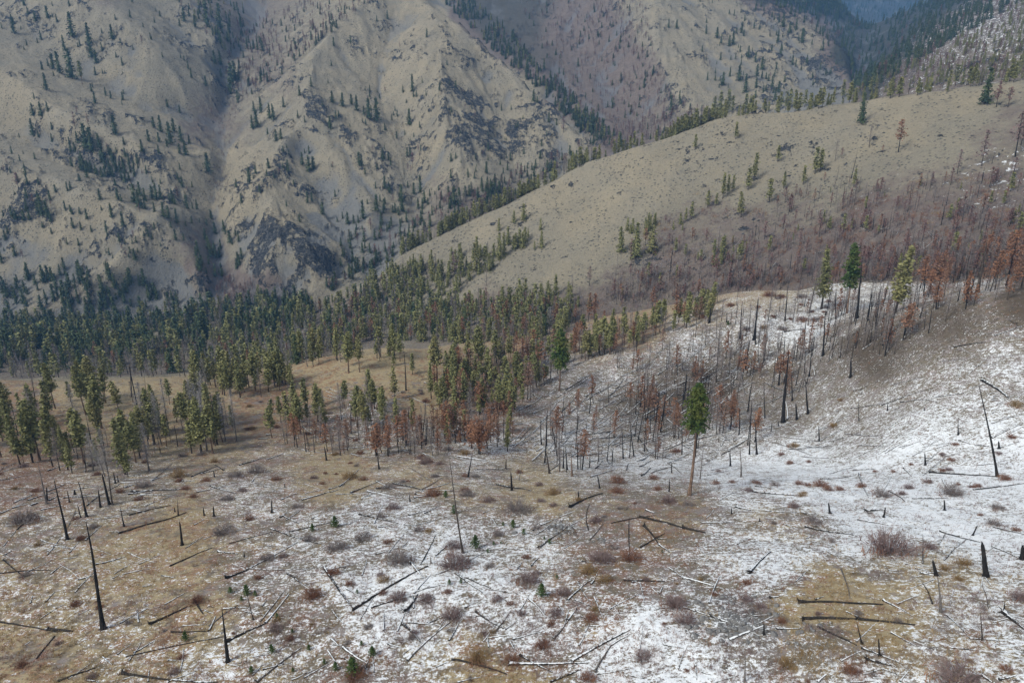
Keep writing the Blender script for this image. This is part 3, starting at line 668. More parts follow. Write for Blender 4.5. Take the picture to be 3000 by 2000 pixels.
def tree_variant(kind, lod, seed):
    """returns list of (part name, mesh) for a tree 20 m high (scaled when placed)"""
    rng = np.random.default_rng(seed); H = 20.0
    nb, cl, ls = {0: (120, 7, .78), 1: (60, 4.5, 1.25), 2: (42, 3.2, 1.6)}[lod]; k = {0: 7, 1: 5, 2: 4}[lod]
    tw = {0: .035, 1: .055, 2: .11}[lod]
    parts = []
    if kind in ('fir', 'pine', 'mid', 'bright', 'tuft', 'darkfir'):
        st = {'darkfir': 'fir', 'bright': 'pine'}.get(kind, kind)
        tb, *_ = trunk_mb(H, .30 if lod < 2 else .26, rng, k, .97)
        parts.append(('trunk', tb, 'bark_red' if kind in ('pine', 'bright') else 'bark_dark'))
        cb, A, B, cs = crown_mb(H, st, rng, nb if kind != 'bright' else 170, cl if kind != 'bright' else 9, ls * (.8 if kind == 'bright' else 1))
        if st != 'fir' and lod < 2:
            n = 14; z = rng.uniform(.15, .5, n) * H; a = rng.uniform(0, 6.28, n); p = np.stack([0 * z, 0 * z, z], 1)
            cb.spikes(p, p + np.stack([np.cos(a), np.sin(a), -.2 + 0 * a], 1) * rng.uniform(.5, 1.8, n)[:, None], tw, rng)
        parts.append(('crown', cb, {'fir': 'needles', 'darkfir': 'needles_dark', 'pine': 'needles', 'mid': 'needles', 'bright': 'needles_bright', 'tuft': 'needles'}[kind]))
    elif kind in ('rust', 'rustdim'):
        tb, *_ = trunk_mb(H, .26, rng, k, .97)
        parts.append(('trunk', tb, 'char' if seed % 2 else 'bark_dark'))
        cb, A, B, cs = crown_mb(H, ('mid', 'pine', 'pine')[seed % 3], rng, int(nb * .7), cl * .9, 0)
        w_ = np.array([1.3, 1.3, 1]); A, B, cs = A * w_, B * w_, cs * w_
        cb.leaves(cs[rng.random(len(cs)) < .9], ls * .85, rng, flat=.8, k=2)
        cb.spikes(A, B, tw, rng); n = len(cs)
        cb.spikes(cs, cs + rng.normal(0, .5, (n, 3)), tw * .5, rng)
        parts.append(('crown', cb, 'rust' if kind == 'rust' else 'rust_dim'))
    elif kind in ('grey', 'browngrey'):
        tb, *_ = trunk_mb(H, .22, rng, k, .98)
        parts.append(('trunk', tb, 'grey_wood' if kind == 'grey' else 'bark_dark'))
        cb, A, B, cs = crown_mb(H, 'mid', rng, int(nb * .9), cl * .7, 0)
        cb.spikes(A, B + [0, 0, .3], tw, rng)
        n = len(cs); dd = rng.normal(0, .75, (n, 3)); dd[:, 2] = np.abs(dd[:, 2]) * .6
        cb.spikes(cs, cs + dd, tw * .9, rng); cb.spikes(cs, cs + rng.normal(0, .8, (n, 3)), tw * .8, rng); cb.spikes(cs, cs + rng.normal(0, .7, (n, 3)), tw * .8, rng)
        parts.append(('branches', cb, 'grey_twig' if kind == 'grey' else 'brown_twig'))
    else:   # snag: burnt bare trunk
        brk = seed % 3 == 0
        tb, *_ = trunk_mb(H, .25 if not brk else .34, rng, k, 1.0, broken=brk, bend=.03)
        parts.append(('trunk', tb, 'char'))
        n = {0: 34, 1: 22, 2: 8}[lod]; z = rng.uniform(.3, .97, n) * H; a = rng.uniform(0, 6.28, n); p = np.stack([0 * z, 0 * z, z], 1)
        Lb = rng.uniform(.2, 1.5, n) * (1.15 - z / H) * 1.6
        cb = MB(); cb.spikes(p, p + np.stack([np.cos(a), np.sin(a), rng.uniform(-.4, .5, n)], 1) * Lb[:, None], tw * .9, rng)
        parts.append(('branches', cb, 'char'))
    return parts
VAR = {}
NVAR = {'fir': 5, 'darkfir': 4, 'pine': 6, 'mid': 6, 'bright': 1, 'tuft': 2, 'rust': 6, 'rustdim': 6, 'grey': 5, 'browngrey': 5, 'snag': 9}
def variant(kind, lod, i):
    key = (kind, lod, i)
    if key not in VAR:
        ps = tree_variant(kind, lod, i * 7 + 3 + {'bright': 100}.get(kind, 0))
        VAR[key] = [(nm, mb.mesh(kind + '_' + nm, M[mt], nm == 'trunk'), mb.arrays(), mt) for nm, mb, mt in ps]
    return VAR[key]

def tag(o, label=None, cat=None, group=None, kind=None):
    if label: o['label'] = label
    if cat: o['category'] = cat
    if group: o['group'] = group
    if kind: o['kind'] = kind
NAME = {'fir': 'conifer_tree', 'darkfir': 'conifer_tree', 'pine': 'conifer_tree', 'mid': 'conifer_tree', 'bright': 'pine_tree', 'tuft': 'conifer_tree', 'rust': 'dead_conifer', 'rustdim': 'dead_conifer', 'grey': 'bare_dead_tree', 'browngrey': 'bare_dead_tree', 'snag': 'burnt_snag'}
CAT = {'conifer_tree': 'conifer', 'pine_tree': 'pine tree', 'dead_conifer': 'dead conifer', 'bare_dead_tree': 'bare tree', 'burnt_snag': 'burnt snag'}
ROOTS = {}
def place_tree(kind, x, y, z, H, label, group, rng, lean=(0, 0), wid=1.0, lod=None, var=None):
    r = math.hypot(x, y); px = H * FPX / r / 2.3
    if lod is None: lod = 0 if px > 38 else (1 if px > 15 else 2)
    i = int(rng.integers(NVAR[kind])) if var is None else var
    vs = variant(kind, lod, i)
    e = bpy.data.objects.new(NAME[kind], None); C.objects.link(e); e.empty_display_size = .5
    e.location = (x, y, z - .15); e.rotation_euler = (lean[0], lean[1], rng.uniform(0, 6.28))
    s = H / 20; wv = wid * rng.uniform(.85, 1.2) * (1.0 if px > 15 else 1.1); e.scale = (s * wv, s * wv, s)
    tag(e, label, CAT[NAME[kind]], group)
    for nm, me, ar, mt in vs:
        o = bpy.data.objects.new(nm, me); C.objects.link(o); o.parent = e
    return e

def merged(name, items, label, group_kind='stuff', gmat=None):
    """one object made of many low trees: (kind, x, y, z, H, seed)"""
    VV, FF, MI, mats, n = [], [], [], [], 0
    for kind, x, y, z, H, sd in items:
        rng = np.random.default_rng(sd)
        i = int(rng.integers(min(3, NVAR[kind])))
        a = rng.uniform(0, 6.28); c, s_ = math.cos(a), math.sin(a); s = H / 20; w = s * rng.uniform(.95, 1.35)
        for nm, me, (v, f), mt in variant(kind, 2, i):
            if mt not in mats: mats.append(mt)
            q = np.empty_like(v); q[:, 0] = (v[:, 0] * c - v[:, 1] * s_) * w + x; q[:, 1] = (v[:, 0] * s_ + v[:, 1] * c) * w + y; q[:, 2] = v[:, 2] * s + z - .2
            VV.append(q); FF.append(f + n); MI.append(np.full(len(f), mats.index(mt))); n += len(v)
    if not VV: return
    me = to_mesh(name, np.vstack(VV), np.vstack(FF), [M[m] for m in mats], False, np.concatenate(MI))
    o = bpy.data.objects.new(name, me); C.objects.link(o); tag(o, label, kind='stuff'); return o

# ------------------------------------------------------------------ where things stand
RG_ = np.random.default_rng(11)
ZO = {1: (0, 0), 2: (784, 0), 3: (1568, 0), 4: (0, 523), 5: (784, 523), 6: (1568, 523), 7: (0, 1045), 8: (784, 1045), 9: (1568, 1045)}
# trees read one by one from the photograph: tile, kind, then base x, base y, height (thirds of a picture unit)
HAND = [
 (1, 'darkfir', 'on the far left mountainside', '98 232 85,500 258 120,330 130 60,245 150 50,478 45 40,285 277 45,445 347 70,552 320 35,615 300 100,632 400 90,665 438 70,775 275 75,368 478 75,410 505 105,497 545 150,320 620 80,237 685 35,640 605 25,730 660 45,765 680 40,657 715 60,842 722 25,1240 185 40,1038 272 35,1245 400 25,1270 420 30,1297 478 45,1320 540 55,1420 595 55,1480 440 70,1520 450 75,1525 530 45,1155 740 45,1240 780 45,230 800 65,287 805 75,330 770 50,230 940 90,535 985 60,360 895 40,595 1020 130,635 1050 130,685 1020 75,795 930 105,710 1110 90,557 1160 65,600 1225 70,675 1210 35,1025 975 65,980 1050 70,1175 990 115,1200 910 75,1250 980 90,1305 990 50,1110 910 90,1060 880 60,1095 980 55,1280 1070 80,1240 1060 60,1435 1190 115,1225 1235 40,855 1000 45,1095 1060 50,1150 1010 45,1240 1170 40,1010 1200 50,865 1260 70,780 1220 60,795 1280 40,930 1400 110,960 1430 100,965 1350 80,1000 1380 70,1050 1370 80,1080 1380 100,1110 1370 80,1190 1400 80,815 1380 70,270 1410 75,260 1460 60,290 1490 110,330 1500 90,350 1530 60,185 1370 60,770 1500 75,600 1510 60,850 1560 80,700 1450 30,1130 1500 90,1165 1510 80,1220 1540 90,1290 1440 80,1000 1440 60,1065 1460 60'),
 (1, 'rustdim', 'on the far left mountainside', '130 1310 90,520 890 90,608 860 60,535 800 50,980 310 50,1460 790 40'),
 (1, 'pine', 'on the far left mountainside', '567 580 115'),
 (1, 'darkfir', 'on the centre mountain spur', '1770 880 100,1740 890 80,1800 780 90,1750 770 60,1845 930 40,1905 975 70,1938 960 65,1885 830 90,1860 820 90,1955 740 60,2065 660 60,2145 600 55,2285 225 55,2300 320 50,2290 710 70,1985 1180 70,1850 1160 60,1840 1215 40,1762 1200 55,1720 1260 90,1665 1400 60,1630 1290 50,1790 1325 50,2130 1185 100,2160 1170 80,2085 1140 80,2130 1060 50,2100 845 40,2275 890 75,2225 1480 80,2120 1400 70,2150 1390 60,1975 1420 40,2065 1530 50,2315 820 50'),
 (1, 'darkfir', 'beside the far creek gully', '1600 600 130,1590 650 90,1640 710 70,1620 560 110,1750 340 50,1775 345 60,1810 355 60,1860 385 40,1705 340 60,1430 190 120,1520 200 130,1660 190 70,1560 130 40,1345 190 60,1270 150 70,1520 300 70'),
 (2, 'darkfir', 'on the tan centre mountain', '245 150 35,318 135 50,65 300 45,590 260 50,728 450 30,490 630 95,425 640 40,518 670 40,498 670 40,247 640 20,107 765 90,70 720 60,190 820 120,245 835 135,155 790 50,370 765 30,470 865 100,540 880 40,168 860 35,300 900 45,382 955 45,10 735 80,285 1100 70,325 1105 55,125 1145 85,140 1140 70,455 1080 55,475 1080 60,1000 1195 75,757 1115 55,1012 1040 50,925 1100 40,1165 1105 50,755 1230 60,1145 1175 45,1115 1195 40,1430 845 60,1483 865 45,1370 1095 55,1325 700 70,1350 710 40,895 1320 60,970 1320 70,1010 1355 55,545 1330 110,500 1340 75,573 1400 80,415 1390 110,330 1330 70,300 1300 80,778 1415 120,940 1380 50,690 1380 60,245 1460 110,295 1445 70,150 1510 120,275 1535 75,420 1460 100,450 1530 70,530 1440 70,355 1465 50,180 1405 35,85 1540 60,45 1545 80,345 1560 60'),
 (2, 'rustdim', 'on the centre mountain', '492 1160 100,1530 915 100,1635 1040 70,460 1180 50,480 1195 50,1240 1240 90,1175 1260 70,1215 1190 60,1100 1280 60'),
 (2, 'darkfir', 'on the second far mountain', '1500 510 40,2085 600 50,2255 195 50,2310 200 50,2270 770 95,2330 690 55,2150 510 50,1925 560 50,1870 740 60,1630 460 50'),
 (3, 'darkfir', 'on the rocky far mountainside', '405 230 55,235 265 60,265 300 50,345 310 70,320 320 60,655 290 60,675 375 55,820 300 80,450 400 65,500 430 55,260 415 45,545 480 70,325 530 55,277 590 75,170 555 45,385 560 90,430 640 100,510 530 70,505 610 60,545 540 40,590 560 40,615 600 70,660 640 65,755 450 50,855 430 40,965 350 45,635 690 70,555 640 40,160 235 50,690 190 70,735 230 60,780 210 60,500 680 50'),
 (3, 'mid', 'on the middle ridge crest', '215 795 105,255 790 130,310 780 135,340 785 100,430 780 110,460 775 90,590 775 60,670 760 100,710 755 100,770 745 100,735 750 110,840 740 95,935 750 110,960 740 110,1100 680 100,1160 660 80,1040 690 70,1290 650 90,1430 680 110,1490 670 100,1615 660 90,1670 640 80,1820 640 60,2000 580 100,1880 590 100,2280 570 100'),
 (3, 'darkfir', 'near the top of the tan ridge', '2080 720 180,1230 855 170'),
 (3, 'rustdim', 'on the upper right ridge slope', '2160 740 130,2240 740 100,1095 1090 60,1890 1200 130,2060 1140 180,2290 1080 230,1190 1330 80,2330 1000 150'),
 (3, 'mid', 'on the tan middle slope', '365 960 100,85 1030 90,655 1115 95,910 1200 150,945 1185 130,490 1250 170,450 1310 130,275 1370 160,310 1340 120,345 1320 100,172 1430 105,595 1395 140,230 1420 80,60 1510 110,20 1530 90,400 1500 160,695 1300 100,830 1270 110'),
 (3, 'rust', 'standing alone on the tan slope', '1485 1050 180,1375 1060 50,975 1260 60,810 1380 60,905 1390 80'),
 (3, 'browngrey', 'on the tan middle slope', '1285 1010 120,1050 1110 120'),
 (3, 'snag', 'on the tan middle slope', '1160 1230 180,1060 1245 100,2130 1130 80,1920 1540 90,2150 1390 90'),
 (5, 'pine', 'on the tan knoll in the middle', '50 1000 280,125 995 250,660 1045 310,955 975 300,1680 915 200,1810 860 240,910 1150 170,2165 740 230'),
 (5, 'bright', 'at the foot of the snowy hill', '1503 1120 430'),
 (5, 'mid', 'on the middle bench', '210 1250 280,370 1180 230,360 950 100,490 1010 150,385 1390 220,490 1400 220,680 1250 220,790 1290 220,1190 1230 150,1145 1540 230'),
 (5, 'snag', 'on the middle bench', '445 1120 330,550 1500 330,1190 1235 120,1120 1190 90,860 1250 110,1055 1350 110,1225 1310 100'),
 (5, 'rust', 'at the snowy hill foot', '900 1520 200,240 1568 230,820 1470 160,450 1500 250'),
 (5, 'fir', 'on the lower middle ridge face', '620 320 160,555 305 90,930 300 190,1090 220 180,1120 190 150,1200 140 100,1250 145 110,1265 510 160,1115 580 180,1160 560 150,960 530 110,885 540 110,340 480 170,2030 210 230,1930 170 170,2130 180 190,425 310 60,460 310 80,490 310 80,670 290 70'),
 (5, 'rustdim', 'on the lower middle ridge face', '790 340 170,1710 400 130'),
 (5, 'browngrey', 'on the lower middle ridge face', '1590 470 150,1000 400 110'),
 (5, 'rust', 'in the red middle stand', '1700 650 200,1740 640 190,2140 560 150,1250 730 120,1340 740 110,1370 720 100'),
 (6, 'rust', 'on the dark right ridge', '2230 400 300,2330 420 260,1660 470 230,1950 560 220,1370 740 110,2150 430 220,1800 480 200,1740 520 200'),
 (6, 'bright', 'on the crest of the snowy hill', '1130 590 420'),
 (6, 'mid', 'on the crest of the snowy hill', '955 560 370,1460 590 400'),
 (6, 'browngrey', 'on the snowy hill', '870 590 330,230 1060 400,350 1300 300,590 640 250,330 900 220,120 1060 260'),
]
ZONES = [
 ('left of the bench', (-150, 990, 110, 60), 34, 'pine 4,mid 5,browngrey 1,snag 2', 14, 22),
 ('left of the dark valley forest', [(-420, 850), (-420, 745), (0, 742), (0, 860)], 330, 'darkfir 7,fir 3,browngrey 1', 13, 21),
 ('right of the dark ridge', [(2352, 560), (2700, 520), (2700, 640), (2352, 680)], 90, 'rust 5,browngrey 4,snag 4', 10, 16),  # name of the place, polygon or ellipse, number, mix, height range
 ('in the thick left bench clump', (440, 1005, 115, 45), 52, 'pine 4,mid 4,grey 6,snag 1,browngrey 1', 15, 22),
 ('at the left edge of the bench', (50, 1005, 80, 65), 22, 'pine 4,mid 5,browngrey 1,snag 2', 14, 22),
 ('in front of the bare knoll', (200, 965, 130, 45), 15, 'pine 4,mid 4,grey 2,snag 2', 15, 22),
 ('at the front of the left pine stand', (240, 1055, 130, 42), 34, 'mid 4,pine 3,grey 3,snag 3,browngrey 1', 12, 20),
 ('on top of the bare left knoll', (210, 925, 190, 22), 13, 'pine 5,mid 2,browngrey 2,snag 3', 15, 21),
 ('in the saddle beside the bare knoll', (560, 892, 120, 26), 50, 'mid 6,pine 3,browngrey 2,grey 1', 13, 19),
 ('on the crest of the centre knoll', (760, 822, 170, 24), 38, 'mid 6,pine 4,browngrey 2,grey 1', 12, 18),
 ('below the centre knoll', (790, 960, 120, 40), 22, 'mid 4,pine 3,browngrey 2', 11, 18),
 ('on the centre knoll flank', (1040, 900, 60, 46), 26, 'mid 4,pine 3,rust 1,snag 2', 12, 18),
 ('in the creek woods behind the knoll', [(1000, 835), (1230, 795), (1300, 850), (1170, 960), (1030, 950)], 135, 'pine 3,mid 4,rust 4,browngrey 4,snag 2,grey 1', 11, 18),
 ('in the burnt bench grove', (890, 1018, 240, 34), 120, 'rust 4,browngrey 4,snag 5', 8, 13),
 ('in the red grove below the creek', (1090, 1000, 90, 36), 42, 'rust 6,browngrey 3,snag 2,mid 1', 9, 14),
 ('beside the burnt bench grove', (650, 985, 60, 24), 8, 'pine 3,mid 3', 13, 19),
 ('in the burnt snowy-hill grove', [(1225, 1085), (1330, 1085), (1500, 1060), (1740, 1040), (1740, 950), (1600, 905), (1440, 890), (1260, 960)], 150, 'snag 8,rust 3,browngrey 4', 10, 16),
 ('in the gully under the dark ridge', [(1560, 930), (1820, 930), (1880, 850), (1700, 800), (1540, 850)], 62, 'snag 5,rust 4,browngrey 4', 10, 15),
 ('on the face of the snowy hill', [(1400, 830), (1560, 780), (1750, 720), (1950, 700), (1930, 790), (1800, 870), (1600, 890), (1450, 880)], 110, 'snag 7,browngrey 4,rust 1', 7, 14),
 ('on the dark right slope', [(1780, 850), (2050, 820), (2200, 720), (1980, 735), (1820, 780)], 80, 'snag 6,browngrey 4,rust 1', 9, 15),
 ('along the dark ridge crest', [(1880, 720), (2100, 675), (2352, 640), (2352, 690), (2100, 722), (1940, 752)], 90, 'snag 6,rust 5,browngrey 5', 9, 15),
 ('behind the right-hand crest', [(2080, 655), (2352, 560), (2352, 645), (2120, 672)], 70, 'rust 6,browngrey 5,snag 3', 11, 17),
 ('on the snowy top of the hill', [(1600, 745), (1700, 680), (2000, 680), (1980, 740), (1760, 750)], 36, 'snag 5,browngrey 2', 7, 13),
 ('behind the snowy hill shoulder', [(1190, 850), (1290, 790), (1500, 740), (1650, 690), (1640, 735), (1550, 765), (1420, 812), (1280, 852)], 170, 'pine 3,mid 5,rust 3,browngrey 5,grey 1', 10, 16),
 ('in the dark valley forest', [(0, 835), (0, 742), (240, 742), (480, 712), (620, 690), (720, 700), (700, 755), (560, 785), (300, 825)], 900, 'darkfir 6,fir 3,browngrey 2,mid 1', 12, 22),
 ('in the mixed valley woods', [(0, 868), (0, 825), (300, 822), (560, 785), (820, 760), (850, 785), (640, 850), (440, 868)], 560, 'mid 5,darkfir 2,browngrey 5,grey 3,rust 1', 10, 19),
 ('in the mixed ridge-foot woods', [(620, 745), (700, 718), (880, 660), (1000, 705), (1200, 705), (1330, 735), (1280, 795), (1000, 790), (880, 780), (760, 795)], 850, 'fir 3,mid 3,darkfir 1,browngrey 4,grey 1,rust 1', 11, 17),
 ('in the red middle stand', (1230, 735, 110, 26), 55, 'rust 6,browngrey 3,snag 2', 11, 16),
 ('on the lower middle ridge face', (980, 650, 100, 42), 85, 'fir 6,mid 2,browngrey 2', 10, 16),
 ('on the lower middle ridge face', (1090, 605, 70, 26), 30, 'fir 6,mid 1,browngrey 1', 11, 17),
 ('on the lower middle ridge face', (900, 660, 70, 40), 60, 'fir 6,mid 2,browngrey 1', 10, 15),
 ('at the foot of the middle ridge', (1240, 700, 130, 22), 60, 'fir 5,browngrey 3,rustdim 2', 10, 16),
 ('on the tan middle ridge', (1200, 545, 60, 40), 14, 'fir 1', 10, 16),
 ('on the tan middle ridge', (1510, 530, 70, 22), 14, 'fir 4,rustdim 1', 9, 14),
 ('on the tan middle ridge', (1650, 590, 60, 26), 16, 'mid 4,browngrey 1', 9, 14),
 ('on the burnt middle slope', [(1370, 700), (1440, 570), (1620, 540), (1700, 560), (1800, 450), (1950, 430), (2352, 400), (2352, 640), (1900, 655), (1600, 665)], 760, 'browngrey 5,rustdim 3,snag 3,rust 1,mid 1', 6, 14),
 ('on the burnt middle slope', [(1330, 720), (1450, 640), (1900, 610), (2352, 560), (2352, 640), (1900, 655), (1560, 690)], 560, 'browngrey 6,rustdim 3,snag 3,rust 1', 7, 13),
 ('on the hidden canyon floor', [(700, 690), (790, 636), (900, 560), (1000, 480), (1150, 410), (1320, 350), (1340, 372), (1240, 425), (1120, 478), (920, 575), (860, 632)], 330, 'darkfir 5,rustdim 3,browngrey 4', 10, 16),
 ('on the far left mountainside', [(0, 640), (200, 610), (380, 660), (450, 700), (250, 740), (0, 742)], 110, 'darkfir 8,darkfir 3,browngrey 1', 12, 20),
 ('on the far left mountainside', [(0, 300), (200, 330), (450, 400), (480, 560), (300, 600), (0, 620)], 130, 'darkfir 8,rustdim 1', 7, 14),
 ('on the far left mountainside', (250, 385, 80, 22), 36, 'darkfir 8', 10, 16),
 ('on the far left mountainside', [(0, 0), (350, 0), (480, 200), (300, 250), (0, 150)], 40, 'darkfir 8', 7, 13),
 ('beside the far creek gully', [(515, 130), (560, 60), (720, 0), (860, 0), (720, 110), (640, 180), (560, 230), (520, 220)], 460, 'darkfir 3,rustdim 9,browngrey 1', 9, 15),
 ('beside the far creek gully', [(400, 0), (560, 0), (560, 90), (530, 130), (470, 80)], 80, 'darkfir 6,fir 3,rustdim 2', 10, 18),
 ('in the far creek brush', [(490, 300), (530, 230), (560, 240), (530, 300), (525, 420), (500, 500), (480, 480)], 260, 'browngrey 3,rustdim 5', 2.5, 6),
 ('in the burnt mountain-foot hollow', (540, 675, 50, 26), 90, 'rustdim 4,browngrey 5,rust 1', 8, 13),
 ('around the far creek mouth', [(440, 620), (480, 500), (540, 520), (560, 600), (540, 650)], 46, 'darkfir 6,darkfir 2,browngrey 1', 10, 17),
 ('on the tan centre mountain', [(560, 430), (700, 170), (900, 100), (1100, 200), (1300, 340), (1100, 470), (900, 560), (760, 520)], 130, 'darkfir 7,rustdim 1', 6, 11),
 ('on the lower centre mountain', [(780, 560), (900, 460), (1100, 430), (1150, 410), (960, 520), (820, 640), (760, 600)], 80, 'darkfir 6,rustdim 2,browngrey 1', 9, 15),
 ('in the far side valley', [(1010, 0), (1090, 0), (1180, 90), (1290, 200), (1400, 310), (1440, 340), (1360, 335), (1240, 210), (1100, 88)], 420, 'darkfir 8,fir 2,rustdim 1', 12, 19),
 ('on the burnt second mountain', [(1180, 0), (1480, 0), (1500, 120), (1540, 220), (1640, 265), (1540, 320), (1400, 335), (1290, 200)], 1050, 'rustdim 8,browngrey 4,darkfir 2', 7, 12),
 ('on the burnt second mountain', [(1380, 335), (1450, 270), (1640, 255), (1640, 270), (1530, 312), (1400, 350)], 160, 'rustdim 6,browngrey 5', 9, 14),
 ('on the rocky far mountainside', [(1560, 0), (1740, 0), (1930, 120), (1930, 210), (1800, 240), (1660, 250)], 120, 'darkfir 8,rustdim 1', 7, 12),
 ('on the farthest blue mountain', [(1770, 0), (1900, 40), (1990, 70), (2150, 20), (2230, 0)], 420, 'darkfir 1', 14, 20),
 ('in the far right valley forest', [(1760, 0), (1900, 0), (2000, 60), (2200, 0), (2352, 0), (2200, 90), (2050, 180), (1960, 215), (1945, 120)], 900, 'darkfir 9,browngrey 2,rustdim 1', 12, 19),
 ('on the upper right snowy slope', [(1960, 215), (2050, 170), (2200, 90), (2352, 0), (2352, 180), (2200, 200), (2000, 222)], 520, 'fir 3,mid 2,browngrey 4,rustdim 3', 8, 13),
]
CREST = [(920, 581, 650), (1120, 482, 670), (1240, 428, 680), (1350, 371, 690), (1530, 310, 700), (1640, 265, 700), (1850, 250, 680), (2000, 222, 660), (2200, 200, 620), (2352, 186, 590)]

def inpoly(u, v, pts):
    c = np.zeros(u.shape, bool); j = len(pts) - 1
    for i in range(len(pts)):
        (xi, yi), (xj, yj) = pts[i], pts[j]
        c ^= ((yi > v) != (yj > v)) & (u < (xj - xi) * (v - yi) / ((yj - yi) or 1e-9) + xi); j = i
    return c
TREES = []   # kind, x, y, z, H, place, lean, px size
for tile, kind, place, txt in HAND:
    a = np.array([[float(q) for q in w.split()] for w in txt.split(',')])
    u, v = a[:, 0] / 3 + ZO[tile][0], a[:, 1] / 3 + ZO[tile][1]; hp = a[:, 2] / 3
    x, y, z, ok = cast(u, v)
    for i in range(len(a)):
        if not ok[i]: continue
        d = math.sqrt(x[i] ** 2 + y[i] ** 2 + z[i] ** 2)
        TREES.append([kind, x[i], y[i], z[i], hp[i] * d / FPX * 1.02, place, 1, u[i], v[i]])
for place, shp, n, mix, h0, h1 in ZONES:
    if isinstance(shp, tuple):
        a = RG_.uniform(0, 2 * np.pi, n); r = np.sqrt(RG_.random(n)); u = shp[0] + shp[2] * r * np.cos(a); v = shp[1] + shp[3] * r * np.sin(a)
    else:
        p = np.array(shp, float); lo, hi = p.min(0), p.max(0)
        u = RG_.uniform(lo[0], hi[0], n * 12); v = RG_.uniform(lo[1], hi[1], n * 12); m = inpoly(u, v, shp)
        # loose clumps
        m &= vnoise(u / 26, v / 20, int(lo[0])) * .6 + .4 * vnoise(u / 9, v / 8, int(lo[1])) > RG_.random(len(u)) * .75
        u, v = u[m][:n], v[m][:n]
    x, y, z, ok = cast(u, v)
    km = [w.split() for w in mix.split(',')]; ks = [k for k, _ in km]; pw = np.array([float(w) for _, w in km]); pw /= pw.sum()
    for i in range(len(u)):
        if ok[i]: TREES.append([ks[int(RG_.choice(len(ks), p=pw))], x[i], y[i], z[i], RG_.uniform(h0, h1) * RG_.choice([1, 1, 1, .72, .55]), place, 0, u[i], v[i]])
for seg, n in ((0, 95), (1, 50), (2, 22), (3, 24), (4, 70), (5, 26), (6, 16), (7, 12), (8, 12)):
    A_, B_ = CREST[seg], CREST[seg + 1]
    for i in range(n):
        t = RG_.random(); p = P(*[A_[k] * (1 - t) + B_[k] * t for k in range(3)])
        y = p[1] + RG_.uniform(0, 15) ; x = p[0] * (y / p[1])
        TREES.append([['fir', 'mid', 'mid', 'mid', 'browngrey'][int(RG_.integers(5))], x, y, float(height(x, y)), RG_.uniform(9, 18), 'along the middle ridge crest', 0, A_[0] * (1 - t) + B_[0] * t, A_[1] * (1 - t) + B_[1] * t])
print('trees', len(TREES), time.time() - T0)

# ---- labels: look, place, and what tells it apart
LM_ = [(1583, 1137, 'the lone tall green pine'), (237, 1440, 'the tallest left snag'), (523, 1515, 'the jagged left stub'), (1063, 1269, 'the thin central snag'),
       (2265, 1323, 'the thick right-hand stub'), (2045, 1272, 'the broadest purple shrub'), (1102, 1035, 'the round rust-red tree'), (1700, 1430, 'the grey boulder patch'), (1290, 1205, 'the small rubble patch'),
       (1245, 1100, 'the golden grass patch'), (798, 1095, 'the round orange bush'), (895, 1350, 'the longest central log'), (2285, 890, 'the thick snowy log'), (1176, 1125, 'the upright black stump'),
       (350, 1195, 'the thick left log'), (1890, 1390, 'the tawny grass patch'), (160, 1525, 'the small black stump'), (2125, 1090, 'the long right-hand log')]
def near_phrase(u, v, skip=2):
    b = sorted(((u - a) ** 2 + (1.6 * (v - c)) ** 2, a, c, t) for a, c, t in LM_)
    for d, a, c, t in b:
        if d > 400: break
    du, dv = u - a, 1.6 * (v - c)
    if abs(du) > abs(dv): w = 'right of ' if du > 0 else 'left of '
    else: w = 'below ' if dv > 0 else 'above '
    q = 'just ' if d < 60 ** 2 else ('' if d < 190 ** 2 else 'well ')
    return q + w + t
ORD = ['leftmost', 'second from left', 'third from left', 'fourth from left', 'fifth from left', 'sixth from left', 'seventh from left', 'eighth from left', 'ninth from left', 'tenth from left']
def settle(recs):
    """recs: dicts with label, u, group: single out look-alikes by their order from the left where they are few"""
    by = {}
    for r in recs: by.setdefault(r['label'], []).append(r)
    for lb, rs in by.items():
        if len(rs) == 1: continue
        if len(rs) <= 10:
            rs.sort(key=lambda r: r['u'])
            for i, r in enumerate(rs):
                r['label'] = lb + ', ' + ('rightmost' if i == len(rs) - 1 else ORD[i])
LOOK = {'fir': 'narrow green conifer', 'darkfir': 'dark green conifer', 'pine': 'bare-trunked green pine', 'mid': 'olive green conifer', 'bright': 'bright full-crowned pine', 'tuft': 'scorched pine with a small green top',
        'rust': 'rust-red dead conifer', 'rustdim': 'faded dead conifer', 'grey': 'silvery bare tree', 'browngrey': 'brown-grey bare tree', 'snag': 'black burnt snag'}
GRP = {'conifer_tree': 'green conifers', 'pine_tree': 'green conifers', 'dead_conifer': 'red dead conifers', 'bare_dead_tree': 'bare dead trees', 'burnt_snag': 'burnt snags'}
IND, REST = [], {}
for nm in ('conifer_tree', 'pine_tree', 'dead_conifer', 'bare_dead_tree', 'burnt_snag'):
    g = [t for t in TREES if NAME[t[0]] == nm]
    g.sort(key=lambda t: -t[4] / math.hypot(t[1], t[2]) + (9 if not -15 < t[7] < 2367 else 0))
    lim = {'burnt_snag': 245, 'conifer_tree': 290}.get(nm, 290)
    IND += g[:lim]; REST[nm] = g[lim:]
recs = []
